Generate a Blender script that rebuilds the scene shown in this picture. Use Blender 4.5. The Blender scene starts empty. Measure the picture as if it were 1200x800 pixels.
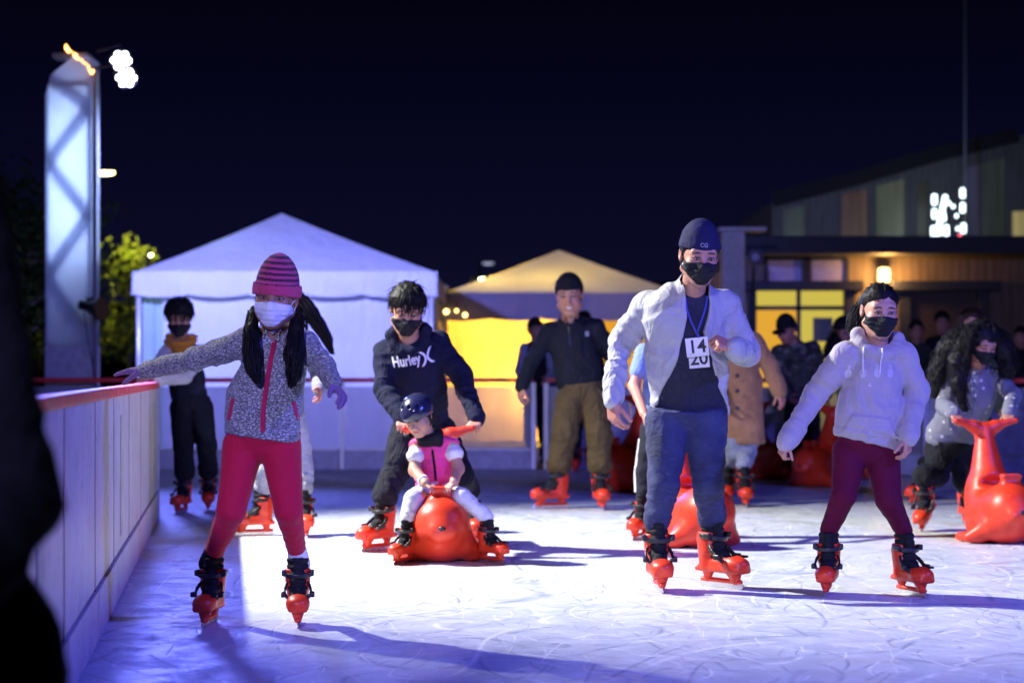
import bpy, bmesh, math, random
import numpy as np
from mathutils import Vector, Matrix, Euler
from mathutils.bvhtree import BVHTree

R = math.radians
random.seed(7)
rng = np.random.default_rng(11)
scene = bpy.context.scene
COL = scene.collection

# ------------------------------------------------------------------ camera
FPX, CAMH, HORY, CXP = 2400.0, 1.054, 437.0, 600.0     # focal length in px of a 1200 px wide frame
cam_d = bpy.data.cameras.new('camera')
cam = bpy.data.objects.new('camera', cam_d)
COL.objects.link(cam)
cam.location = (0, 0, CAMH)
cam.rotation_euler = (R(90), 0, 0)
cam_d.sensor_fit = 'HORIZONTAL'
cam_d.sensor_width = 36
cam_d.lens = 36 * FPX / 1200
cam_d.shift_y = (HORY - 400) / 1200
cam_d.clip_start = 0.1
cam_d.clip_end = 600
cam_d.dof.use_dof = True
cam_d.dof.focus_distance = 9.1
cam_d.dof.aperture_fstop = 2.3
cam_d.dof.aperture_blades = 9
scene.camera = cam

# ------------------------------------------------------------------ night sky
world = bpy.data.worlds.new('World')
scene.world = world
world.use_nodes = True
wn = world.node_tree
wn.nodes.clear()
wo = wn.nodes.new('ShaderNodeOutputWorld')
wb = wn.nodes.new('ShaderNodeBackground')
wt = wn.nodes.new('ShaderNodeTexCoord')
wx = wn.nodes.new('ShaderNodeSeparateXYZ')
wr = wn.nodes.new('ShaderNodeValToRGB')
wn.links.new(wt.outputs['Generated'], wx.inputs[0])
wn.links.new(wx.outputs['Z'], wr.inputs[0])
e = wr.color_ramp.elements
e[0].position = 0.0; e[0].color = (0.0050, 0.0055, 0.022, 1)
e[1].position = 0.5; e[1].color = (0.0005, 0.0005, 0.0024, 1)
m_ = e.new(0.09); m_.color = (0.0024, 0.0025, 0.0150, 1)
m_ = e.new(0.19); m_.color = (0.0006, 0.0006, 0.0040, 1)
wn.links.new(wr.outputs[0], wb.inputs[0])
wb.inputs[1].default_value = 1.0
wn.links.new(wb.outputs[0], wo.inputs[0])

# ------------------------------------------------------------------ rink lights
def spot(name, loc, aim, watts, col, cone, blend, size):
    d = bpy.data.lights.new(name, 'SPOT')
    d.energy = watts; d.color = col; d.spot_size = R(cone); d.spot_blend = blend; d.shadow_soft_size = size
    o = bpy.data.objects.new(name, d); COL.objects.link(o)
    o.location = loc
    o.rotation_euler = (Vector(aim) - Vector(loc)).to_track_quat('-Z', 'Y').to_euler()
    return o
def lamp(name, loc, watts, col, size):
    d = bpy.data.lights.new(name, 'POINT'); d.energy = watts; d.color = col; d.shadow_soft_size = size
    o = bpy.data.objects.new(name, d); COL.objects.link(o); o.location = loc
    return o
BLUE = (0.16, 0.19, 1.0)
VIO = (0.43, 0.41, 1.0)
spot('rink_floodlight', (-5.0, 12.6, 5.6), (0.6, 12.0, 0.0), 8000, (1.0, 1.0, 0.94), 69, 0.8, 0.10)
spot('front_flood', (-2.6, -3.5, 4.4), (0.4, 12.0, 1.0), 5600, VIO, 40, 0.8, 0.25)
spot('tower_par_light', (-4.10, 21.9, 4.25), (-0.3, 9.5, 0.0), 1700, BLUE, 70, 0.6, 0.5)
spot('tower_par_light', (-4.10, 22.1, 4.05), (-3.0, 27.5, 1.8), 6000, (0.25, 0.27, 1.0), 84, 0.6, 0.12)
spot('right_flood', (7.5, 5.0, 5.5), (-0.2, 12.5, 0.5), 3700, (0.10, 0.11, 1.0), 96, 0.8, 0.25)

scene.view_settings.view_transform = 'Standard'
scene.view_settings.look = 'None'
scene.view_settings.exposure = 0.0
scene.view_settings.gamma = 1.0
scene.render.engine = 'CYCLES'
scene.cycles.use_denoising = True
scene.cycles.max_bounces = 6
scene.cycles.sample_clamp_indirect = 4.0
scene.cycles.caustics_reflective = False
scene.cycles.caustics_refractive = False

# ------------------------------------------------------------------ helpers: objects
def W(px, py, Y):
    s = FPX / Y
    return np.array([(px - CXP) / s, Y, CAMH - (py - HORY) / s])
def V(a): return Vector([float(x) for x in a])
def nrm(a):
    a = np.asarray(a, float); return a / (np.linalg.norm(a) + 1e-9)

def empty(name, loc, rz=0):
    o = bpy.data.objects.new(name, None); COL.objects.link(o)
    o.location = V(loc); o.rotation_euler = (0, 0, rz); o.empty_display_size = 0.1
    return o
def tag(o, label=None, cat=None, group=None, kind=None):
    if label: o['label'] = label
    if cat: o['category'] = cat
    if group: o['group'] = group
    if kind: o['kind'] = kind
    return o
def link(name, me, mat, parent=None, base=None):
    """one mesh object; geometry is in world coordinates, moved so its origin is the parent's base"""
    o = bpy.data.objects.new(name, me); COL.objects.link(o)
    if mat is not None and not me.materials:
        for m in (mat if isinstance(mat, (list, tuple)) else [mat]): me.materials.append(m)
    if parent is not None:
        o.parent = parent
        if base is not None: me.transform(Matrix.Translation(-V(base)))
    elif base is not None:
        me.transform(Matrix.Translation(-V(base))); o.location = V(base)
    return o

def mesh_np(name, v, q, smooth=True, col=None):
    me = bpy.data.meshes.new(name)
    n = len(v); k = q.shape[1]
    me.vertices.add(n); me.vertices.foreach_set('co', np.ascontiguousarray(v, np.float32).ravel())
    me.loops.add(q.size); me.loops.foreach_set('vertex_index', q.astype(np.int32).ravel())
    me.polygons.add(len(q))
    me.polygons.foreach_set('loop_start', np.arange(0, q.size, k, dtype=np.int32))
    me.polygons.foreach_set('loop_total', np.full(len(q), k, np.int32))
    me.polygons.foreach_set('use_smooth', np.full(len(q), smooth, bool))
    me.update(calc_edges=True)
    if col is not None:
        a = me.color_attributes.new('Col', 'FLOAT_COLOR', 'POINT')
        c = np.ones((n, 4), np.float32); c[:, :3] = col
        a.data.foreach_set('color', c.ravel())
    return me

class MB:
    """collects boxes, tubes and quads into one mesh"""
    def __init__(s): s.v = []; s.f = []
    def quad(s, *p):
        n = len(s.v); s.v += [tuple(map(float, x)) for x in p]; s.f.append(tuple(range(n, n + len(p)))); return s
    def box(s, c, d, rz=0, bev=0.0):
        cx, cy, cz = c; hx, hy, hz = d[0] / 2, d[1] / 2, d[2] / 2
        n = len(s.v); ca, sa = math.cos(rz), math.sin(rz)
        for z in (-hz, hz):
            for x, y in ((-hx, -hy), (hx, -hy), (hx, hy), (-hx, hy)):
                s.v.append((cx + x * ca - y * sa, cy + x * sa + y * ca, cz + z))
        for q in ((3, 2, 1, 0), (4, 5, 6, 7), (0, 1, 5, 4), (1, 2, 6, 5), (2, 3, 7, 6), (3, 0, 4, 7)):
            s.f.append(tuple(n + i for i in q))
        return s
    def beam(s, a, b, w, d=None, up=(0, 0, 1)):
        a, b = np.asarray(a, float), np.asarray(b, float); d = d or w
        t = nrm(b - a); u = np.cross(t, up)
        u = nrm(u) if np.linalg.norm(u) > 1e-4 else np.array([1., 0, 0]); v = np.cross(u, t)
        n = len(s.v)
        for p in (a, b):
            for i, j in ((-1, -1), (1, -1), (1, 1), (-1, 1)): s.v.append(tuple(p + u * i * w / 2 + v * j * d / 2))
        for q in ((3, 2, 1, 0), (4, 5, 6, 7), (0, 1, 5, 4), (1, 2, 6, 5), (2, 3, 7, 6), (3, 0, 4, 7)):
            s.f.append(tuple(n + i for i in q))
        return s
    def tube(s, pts, rad, seg=8, cap=True):
        pts = [np.asarray(p, float) for p in pts]; m = len(pts)
        if not hasattr(rad, '__len__'): rad = [rad] * m
        n = len(s.v); u = None
        for i, p in enumerate(pts):
            t = nrm(pts[min(i + 1, m - 1)] - pts[max(i - 1, 0)])
            if u is None:
                u = np.cross(t, (0, 0, 1.)); u = nrm(u) if np.linalg.norm(u) > 1e-3 else np.array([1., 0, 0])
            u = nrm(u - t * np.dot(u, t)); w = np.cross(t, u)
            for k in range(seg):
                a = 2 * math.pi * k / seg
                s.v.append(tuple(p + (u * math.cos(a) + w * math.sin(a)) * rad[i]))
        for i in range(m - 1):
            for k in range(seg):
                k2 = (k + 1) % seg
                s.f.append((n + i * seg + k, n + i * seg + k2, n + (i + 1) * seg + k2, n + (i + 1) * seg + k))
        if cap:
            s.f.append(tuple(n + k for k in reversed(range(seg))))
            s.f.append(tuple(n + (m - 1) * seg + k for k in range(seg)))
        return s
    def disc(s, c, nrm_, r, seg=14, th=0.0):
        c = np.asarray(c, float); t = nrm(nrm_)
        return s.tube([c - t * max(th, .002), c], r, seg)
    def ball(s, c, r, seg=10, rings=6, sc=(1, 1, 1)):
        n = len(s.v); c = np.asarray(c, float)
        for i in range(rings + 1):
            th = math.pi * i / rings
            for k in range(seg):
                a = 2 * math.pi * k / seg
                s.v.append((c[0] + r * sc[0] * math.sin(th) * math.cos(a), c[1] + r * sc[1] * math.sin(th) * math.sin(a), c[2] + r * sc[2] * math.cos(th)))
        for i in range(rings):
            for k in range(seg):
                k2 = (k + 1) % seg
                s.f.append((n + i * seg + k, n + (i + 1) * seg + k, n + (i + 1) * seg + k2, n + i * seg + k2))
        return s
    def mesh(s, name, smooth=False, bev=0.0):
        me = bpy.data.meshes.new(name); me.from_pydata(s.v, [], s.f)
        bm = bmesh.new(); bm.from_mesh(me)
        if bev > 0:
            es = [ed for ed in bm.edges if len(ed.link_faces) == 2 and ed.calc_face_angle(0) > 0.6]
            bmesh.ops.bevel(bm, geom=es, offset=bev, segments=2, profile=0.6, affect='EDGES')
        bmesh.ops.recalc_face_normals(bm, faces=bm.faces)
        if smooth:
            for f in bm.faces: f.smooth = True
        bm.to_mesh(me); bm.free(); me.update()
        return me
    def build(s, name, mat, parent=None, base=None, smooth=False, bev=0.0):
        return link(name, s.mesh(name, smooth, bev), mat, parent, base)

# ------------------------------------------------------------------ helpers: implicit modelling
def vn(P, seed=0):
    """value noise -1..1 at P (n,3)"""
    i = np.floor(P); f = (P - i).astype(np.float32); i = i.astype(np.int64); f = f * f * (3 - 2 * f)
    out = np.zeros(len(P), np.float32)
    for dx in (0, 1):
        wx = f[:, 0] if dx else 1 - f[:, 0]
        for dy in (0, 1):
            wy = f[:, 1] if dy else 1 - f[:, 1]
            for dz in (0, 1):
                wz = f[:, 2] if dz else 1 - f[:, 2]
                h = ((i[:, 0] + dx) * 73856093) ^ ((i[:, 1] + dy) * 19349663) ^ ((i[:, 2] + dz) * 83492791) ^ (seed * 2654435)
                h = (h ^ (h >> 13)) * 1274126177 & 0x7fffffff
                h = (h ^ (h >> 15)) & 0xffff
                out += wx * wy * wz * (h.astype(np.float32) / 32767.5 - 1)
    return out

def d_rc(P, a, b, ra, rb, frame=None, sq=1.0, fold=None):
    a = np.asarray(a, np.float32); b = np.asarray(b, np.float32)
    if frame is not None:
        M = np.asarray(frame, np.float32)
        sc = np.array([1, 1, 1 / sq], np.float32)
        Q = (P @ M.T) * sc; qa = (M @ a) * sc; qb = (M @ b) * sc
    else: Q, qa, qb = P, a, b
    ba = qb - qa; l2 = float(ba @ ba) + 1e-9
    pa = Q - qa
    t = np.clip(pa @ ba / l2, 0, 1)
    dv = pa - t[:, None] * ba
    ln = np.sqrt((dv * dv).sum(1)) + 1e-6
    d = ln - (ra + (rb - ra) * t)
    if frame is not None:
        g = np.sqrt((dv[:, 0] ** 2 + dv[:, 1] ** 2 + (dv[:, 2] / sq) ** 2)) / ln
        d = d / g
    if fold is not None:
        amp, freq, cen, wid, seed = fold
        L = math.sqrt(l2)
        g = np.exp(-((t - cen) / wid) ** 2)
        ax = nrm(np.asarray(b, float) - np.asarray(a, float)).astype(np.float32)
        tl = (t * L).astype(np.float32)
        Q1 = P * 6.5 + ax[None] * (tl * freq * 0.95)[:, None] + seed
        Q2 = P * 9 + np.array([.6, -.3, .8], np.float32) * (tl * freq * 0.7)[:, None] + 40 + seed
        w = 1 - np.abs(vn(Q1, seed)) * 2.6; w2 = 1 - np.abs(vn(Q2, seed + 3)) * 2.6
        d = d - amp * g * (0.75 * np.maximum(w, -.6) + 0.5 * np.maximum(w2, -.5)) + amp * .35 * g
    return d
def d_ell(P, c, r, M=None):
    Q = P - np.asarray(c, np.float32)
    if M is not None: Q = Q @ np.asarray(M, np.float32)      # M columns are the local axes
    r = np.asarray(r, np.float32)
    k0 = np.sqrt(((Q / r) ** 2).sum(1)); k1 = np.sqrt(((Q / (r * r)) ** 2).sum(1)) + 1e-6
    return k0 * (k0 - 1) / k1
def d_box(P, c, hf, rad, M=None):
    Q = P - np.asarray(c, np.float32)
    if M is not None: Q = Q @ np.asarray(M, np.float32)
    q = np.abs(Q) - (np.asarray(hf, np.float32) - rad)
    return np.sqrt((np.maximum(q, 0) ** 2).sum(1)) + np.minimum(q.max(1), 0) - rad

class Field:
    def __init__(s, h): s.h = h; s.ops = []
    def fn(s, f, lo, hi, k=.01, op='u'): s.ops.append((op, f, np.asarray(lo, float), np.asarray(hi, float), k)); return s
    def rc(s, a, b, ra, rb, k=.015, op='u', frame=None, sq=1.0, fold=None):
        a = np.asarray(a, float); b = np.asarray(b, float)
        m = max(ra, rb) * 1.02 + (fold[0] * 1.3 if fold else 0)
        lo = np.minimum(a, b) - m; hi = np.maximum(a, b) + m
        return s.fn(lambda P: d_rc(P, a, b, ra, rb, frame, sq, fold), lo, hi, k, op)
    def chain(s, pts, rs, k=.012, **kw):
        for i in range(len(pts) - 1): s.rc(pts[i], pts[i + 1], rs[i], rs[i + 1], k, **kw)
        return s
    def ell(s, c, r, M=None, k=.015, op='u'):
        c = np.asarray(c, float); m = max(r)
        return s.fn(lambda P: d_ell(P, c, r, M), c - m, c + m, k, op)
    def box(s, c, hf, rad, M=None, k=.005, op='u'):
        c = np.asarray(c, float); m = float(np.linalg.norm(hf))
        return s.fn(lambda P: d_box(P, c, hf, rad, M), c - m, c + m, k, op)
    def cut(s, p, n, k=.004):
        """remove everything on the side the normal points to"""
        p = np.asarray(p, float); n = nrm(n)
        s.ops.append(('i', lambda P: (P - p.astype(np.float32)) @ n.astype(np.float32), None, None, k)); return s
    def disp(s, f): s.ops.append(('d', f, None, None, 0)); return s
    def solve(s):
        h = s.h
        us = [o for o in s.ops if o[0] == 'u']
        lo = np.min([o[2] for o in us], 0) - 4 * h - .02; hi = np.max([o[3] for o in us], 0) + 4 * h + .02
        n = np.ceil((hi - lo) / h).astype(int) + 1
        D = np.full(n, 0.5, np.float32)
        ax = [lo[i] + h * np.arange(n[i]) for i in range(3)]
        def pts(sl):
            g = np.meshgrid(ax[0][sl[0]], ax[1][sl[1]], ax[2][sl[2]], indexing='ij')
            return np.stack([x.ravel() for x in g], 1).astype(np.float32)
        for op, f, l, u, k in s.ops:
            if op == 'd':
                m = np.abs(D) < .05
                ii = np.nonzero(m)
                P = np.stack([ax[0][ii[0]], ax[1][ii[1]], ax[2][ii[2]]], 1).astype(np.float32)
                D[m] += f(P).astype(np.float32)
                continue
            if op == 'i':
                m = D < .06
                ii = np.nonzero(m)
                P = np.stack([ax[0][ii[0]], ax[1][ii[1]], ax[2][ii[2]]], 1).astype(np.float32)
                a = D[m]; b = f(P).astype(np.float32)
                hh = np.maximum(k - np.abs(a - b), 0) / max(k, 1e-6)
                D[m] = np.maximum(a, b) + hh * hh * k * .25
                continue
            pad = k + 3 * h + .012
            i0 = np.clip(np.floor((l - pad - lo) / h).astype(int), 0, n - 1); i1 = np.clip(np.ceil((u + pad - lo) / h).astype(int) + 1, 1, n)
            if np.any(i1 <= i0): continue
            sl = tuple(slice(i0[j], i1[j]) for j in range(3))
            sub = D[sl]
            d = f(pts(sl)).reshape(sub.shape).astype(np.float32)
            if op == 's':
                a, b = sub, -d
                hh = np.maximum(k - np.abs(a - b), 0) / max(k, 1e-6)
                D[sl] = np.maximum(a, b) + hh * hh * k * .25
            else:
                hh = np.maximum(k - np.abs(sub - d), 0) / max(k, 1e-6)
                D[sl] = np.minimum(sub, d) - hh * hh * k * .25
        D[0] = D[-1] = .5; D[:, 0] = D[:, -1] = .5; D[:, :, 0] = D[:, :, -1] = .5
        return snets(D, lo, h)

CORN = np.array([(i, j, k) for i in (0, 1) for j in (0, 1) for k in (0, 1)])
EDGE = [(a, b) for a in range(8) for b in range(a + 1, 8) if np.abs(CORN[a] - CORN[b]).sum() == 1]
def snets(D, org, h):
    s = D < 0
    c = np.zeros(np.array(D.shape) - 1, np.int8)
    nx, ny, nz = c.shape
    for i, j, k in CORN: c += s[i:i + nx, j:j + ny, k:k + nz]
    act = (c > 0) & (c < 8)
    I, J, K = np.nonzero(act)
    idx = np.full(c.shape, -1, np.int32); idx[I, J, K] = np.arange(len(I))
    vals = np.stack([D[I + a, J + b, K + d] for a, b, d in CORN], 1)
    acc = np.zeros((len(I), 3), np.float32); cnt = np.zeros(len(I), np.float32)
    for a, b in EDGE:
        va, vb = vals[:, a], vals[:, b]
        m = (va < 0) != (vb < 0)
        t = np.where(m, va / np.where(m, va - vb, 1), 0)
        acc += m[:, None] * (CORN[a] + t[:, None] * (CORN[b] - CORN[a])); cnt += m
    v = (np.stack([I, J, K], 1) + acc / np.maximum(cnt, 1)[:, None]) * h + org
    qs = []
    for ax in range(3):
        o = [(1, 2), (2, 0), (0, 1)][ax]
        s0 = np.take(s, range(s.shape[ax] - 1), ax); s1 = np.take(s, range(1, s.shape[ax]), ax)
        ch = s0 != s1
        e_ = np.nonzero(ch)
        e_ = np.stack(e_, 1)
        ok = (e_[:, o[0]] > 0) & (e_[:, o[1]] > 0) & (e_[:, o[0]] < c.shape[o[0]]) & (e_[:, o[1]] < c.shape[o[1]])
        e_ = e_[ok]
        ins = s[e_[:, 0], e_[:, 1], e_[:, 2]]
        def cell(da, db):
            q = e_.copy(); q[:, o[0]] -= da; q[:, o[1]] -= db
            return idx[q[:, 0], q[:, 1], q[:, 2]]
        q = np.stack([cell(1, 1), cell(0, 1), cell(0, 0), cell(1, 0)], 1)
        q[~ins] = q[~ins][:, ::-1]
        qs.append(q)
    q = np.concatenate(qs)
    q = q[(q >= 0).all(1)]
    return v.astype(np.float32), q

def sdf(name, Fd, mat, parent, base, colf=None, extra=None):
    """mesh object from a field; extra = MB whose faces join the mesh"""
    v, q = Fd.solve()
    col = colf(v) if colf else None
    me = mesh_np(name, v, q, True, col)
    if extra is not None and extra.v:
        bm = bmesh.new(); bm.from_mesh(me)
        em = extra.mesh('x', True); bm.from_mesh(em); bm.to_mesh(me); bm.free(); bpy.data.meshes.remove(em)
    return link(name, me, mat, parent, base)
# ------------------------------------------------------------------ materials
def nt(name):
    m = bpy.data.materials.new(name); m.use_nodes = True
    t = m.node_tree; t.nodes.clear()
    o = t.nodes.new('ShaderNodeOutputMaterial'); p = t.nodes.new('ShaderNodeBsdfPrincipled')
    t.links.new(p.outputs[0], o.inputs[0])
    return m, t, p, o
def node(t, typ, **kw):
    n = t.nodes.new(typ)
    for k, v in kw.items():
        if k.startswith('i_'):
            key = k[2:]
            n.inputs[int(key) if key.isdigit() else key].default_value = v
        else: setattr(n, k, v)
    return n
def c4(c): return (c[0], c[1], c[2], 1)
def ramp(t, fac, stops):
    r = t.nodes.new('ShaderNodeValToRGB'); el = r.color_ramp.elements
    while len(el) > len(stops): el.remove(el[-1])
    while len(el) < len(stops): el.new(0.5)
    for x, (p, c) in zip(el, stops): x.position = p; x.color = c4(c) if hasattr(c, '__len__') else (c, c, c, 1)
    t.links.new(fac, r.inputs[0]); return r.outputs[0]
def coords(t, scale=(1, 1, 1), kind='Object'):
    tc = t.nodes.new('ShaderNodeTexCoord'); mp = t.nodes.new('ShaderNodeMapping')
    mp.inputs['Scale'].default_value = scale
    t.links.new(tc.outputs[kind], mp.inputs[0]); return mp.outputs[0]
def noise(t, co, scale, detail=4, rough=.55, dist=0.0):
    n = node(t, 'ShaderNodeTexNoise'); n.inputs['Scale'].default_value = scale; n.inputs['Detail'].default_value = detail
    n.inputs['Roughness'].default_value = rough; n.inputs['Distortion'].default_value = dist
    t.links.new(co, n.inputs[0]); return n.outputs[0]
def bump(t, p, h, strength=.3, dist=.01):
    b = node(t, 'ShaderNodeBump'); b.inputs['Strength'].default_value = strength; b.inputs['Distance'].default_value = dist
    t.links.new(h, b.inputs['Height'])
    if 'Normal' in p.inputs: t.links.new(b.outputs[0], p.inputs['Normal'])
    return b.outputs[0]
def mathn(t, op, a, b=None, c=None):
    n = t.nodes.new('ShaderNodeMath'); n.operation = op
    for i, x in enumerate((a, b, c)):
        if x is None: continue
        if isinstance(x, (int, float)): n.inputs[i].default_value = x
        else: t.links.new(x, n.inputs[i])
    return n.outputs[0]
def mixc(t, fac, a, b):
    n = t.nodes.new('ShaderNodeMix'); n.data_type = 'RGBA'
    if isinstance(fac, (int, float)): n.inputs[0].default_value = fac
    else: t.links.new(fac, n.inputs[0])
    for i, x in ((6, a), (7, b)):
        if hasattr(x, 'links'): t.links.new(x, n.inputs[i])
        else: n.inputs[i].default_value = c4(x)
    return n.outputs[2]

_mc = {}
def cloth(name, col, rough=.85, var=.25, wr=.35, weave=900, sheen=.2, wscale=16):
    """woven or knitted fabric: slight tone variation, fine weave and soft creases"""
    if name in _mc: return _mc[name]
    m, t, p, o = nt(name)
    co = coords(t)
    n1 = noise(t, co, 9, 5); n2 = noise(t, co, 160, 2)
    f = mathn(t, 'ADD', mathn(t, 'MULTIPLY', n1, .6), mathn(t, 'MULTIPLY', n2, .4))
    c = ramp(t, f, [(.3, [x * (1 - var) for x in col]), (.7, [min(1, x * (1 + var)) for x in col])])
    t.links.new(c, p.inputs['Base Color'])
    p.inputs['Roughness'].default_value = rough
    p.inputs['Specular IOR Level'].default_value = .15 if max(col or (1,)) < .1 else .25
    p.inputs['Sheen Weight'].default_value = sheen if max(col or (0,)) > .1 else 0.0; p.inputs['Sheen Roughness'].default_value = .5
    w1 = mathn(t, 'SUBTRACT', 1.0, mathn(t, 'MULTIPLY', mathn(t, 'ABSOLUTE', mathn(t, 'SUBTRACT', noise(t, coords(t, (1, 1, .75)), wscale * .6, 3, .5, 1.4), .5)), 5.0))
    w2 = noise(t, co, 220, 2)
    h = mathn(t, 'ADD', mathn(t, 'MULTIPLY', w1, 1.0), mathn(t, 'MULTIPLY', w2, .06))
    bump(t, p, h, wr, .02)
    _mc[name] = m; return m
def flat(name, col, rough=.5, metal=0.0, spec=.5, coat=0.0, bs=0.0, bscale=60, var=.12, emis=None, es=0):
    if name in _mc: return _mc[name]
    m, t, p, o = nt(name)
    co = coords(t); n1 = noise(t, co, bscale * .2, 4)
    c = ramp(t, n1, [(.3, [x * (1 - var) for x in col]), (.7, [min(1, x * (1 + var)) for x in col])])
    t.links.new(c, p.inputs['Base Color'])
    rr = mathn(t, 'ADD', mathn(t, 'MULTIPLY', noise(t, co, bscale * .4, 3), .25), rough - .12)
    t.links.new(rr, p.inputs['Roughness'])
    p.inputs['Metallic'].default_value = metal; p.inputs['Specular IOR Level'].default_value = spec; p.inputs['Coat Weight'].default_value = coat
    if bs: bump(t, p, noise(t, co, bscale, 4), bs, .01)
    if emis: p.inputs['Emission Color'].default_value = c4(emis); p.inputs['Emission Strength'].default_value = es
    _mc[name] = m; return m
def glow(name, col, strength):
    if name in _mc: return _mc[name]
    m = bpy.data.materials.new(name); m.use_nodes = True; t = m.node_tree; t.nodes.clear()
    o = t.nodes.new('ShaderNodeOutputMaterial'); em = node(t, 'ShaderNodeEmission'); em.inputs[0].default_value = c4(col); em.inputs[1].default_value = strength
    t.links.new(em.outputs[0], o.inputs[0]); _mc[name] = m; return m
def skin_mat():
    m, t, p, o = nt('skin')
    a = node(t, 'ShaderNodeVertexColor'); a.layer_name = 'Col'
    n = noise(t, coords(t), 120, 4)
    c = mixc(t, mathn(t, 'MULTIPLY', n, .22), a.outputs[0], (.35, .10, .07))
    t.links.new(c, p.inputs['Base Color'])
    p.inputs['Roughness'].default_value = .48
    p.inputs['Subsurface Weight'].default_value = .12; p.inputs['Subsurface Radius'].default_value = (.012, .005, .003); p.inputs['Subsurface Scale'].default_value = 1.0
    bump(t, p, noise(t, coords(t), 260, 3), .08, .004)
    return m
SKIN = skin_mat()
def vcol(name, rough=.85, wr=.3, sheen=.2, stretch=(1, 1, 1), bscale=90, wsc=16):
    """fabric whose dyed pattern is stored per vertex (stripes, patches)"""
    m, t, p, o = nt(name)
    a = node(t, 'ShaderNodeVertexColor'); a.layer_name = 'Col'
    n = noise(t, coords(t), 140, 3)
    c = mixc(t, mathn(t, 'MULTIPLY', n, .3), a.outputs[0], (.02, .02, .02))
    t.links.new(c, p.inputs['Base Color']); p.inputs['Roughness'].default_value = rough
    p.inputs['Sheen Weight'].default_value = sheen; p.inputs['Specular IOR Level'].default_value = .25
    h = mathn(t, 'ADD', noise(t, coords(t, stretch), wsc, 4, .55, 1.0), mathn(t, 'MULTIPLY', noise(t, coords(t), bscale, 3), .15))
    bump(t, p, h, wr, .02); return m
def hair_mat(name, col):
    if name in _mc: return _mc[name]
    m, t, p, o = nt(name)
    n = noise(t, coords(t, (140, 140, 9)), 1.0, 3)
    gi = node(t, 'ShaderNodeNewGeometry'); nr = mathn(t, 'MULTIPLY', n, mathn(t, 'ADD', .35, mathn(t, 'MULTIPLY', gi.outputs['Random Per Island'], 1.3)))
    c = ramp(t, nr, [(.1, [x * .35 for x in col]), (.9, [x * 2.0 for x in col])])
    t.links.new(c, p.inputs['Base Color']); p.inputs['Roughness'].default_value = .55; p.inputs['Specular IOR Level'].default_value = .20
    bump(t, p, n, .5, .006); _mc[name] = m; return m

HAIR = hair_mat('black_hair', (.006, .005, .006))
HAIRB = hair_mat('brown_hair', (.035, .018, .010))
def orange_plastic():
    m, t, p, o = nt('orange_plastic')
    co = coords(t)
    n = noise(t, co, 7, 5); sc = noise(t, coords(t, (30, 30, 180)), 1.0, 4)
    c = ramp(t, n, [(.25, (.62, .030, .010)), (.7, (.80, .050, .014))])
    scm = ramp(t, sc, [(.66, 0.0), (.74, 1.0)])
    c = mixc(t, mathn(t, 'MULTIPLY', scm, .45), c, (.85, .40, .30))
    t.links.new(c, p.inputs['Base Color'])
    t.links.new(mathn(t, 'ADD', mathn(t, 'MULTIPLY', n, .3), .27), p.inputs['Roughness'])
    bump(t, p, mathn(t, 'ADD', n, mathn(t, 'MULTIPLY', sc, .3)), .08, .01)
    return m
ORANGE = orange_plastic()
BLACKP = flat('black_plastic', (.016, .016, .018), .38, bscale=80, bs=.1)
BLACKF = cloth('black_padding', (.014, .014, .017), .75, wr=.25)
STEEL = flat('skate_steel', (.62, .62, .65), .25, 1.0)

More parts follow.
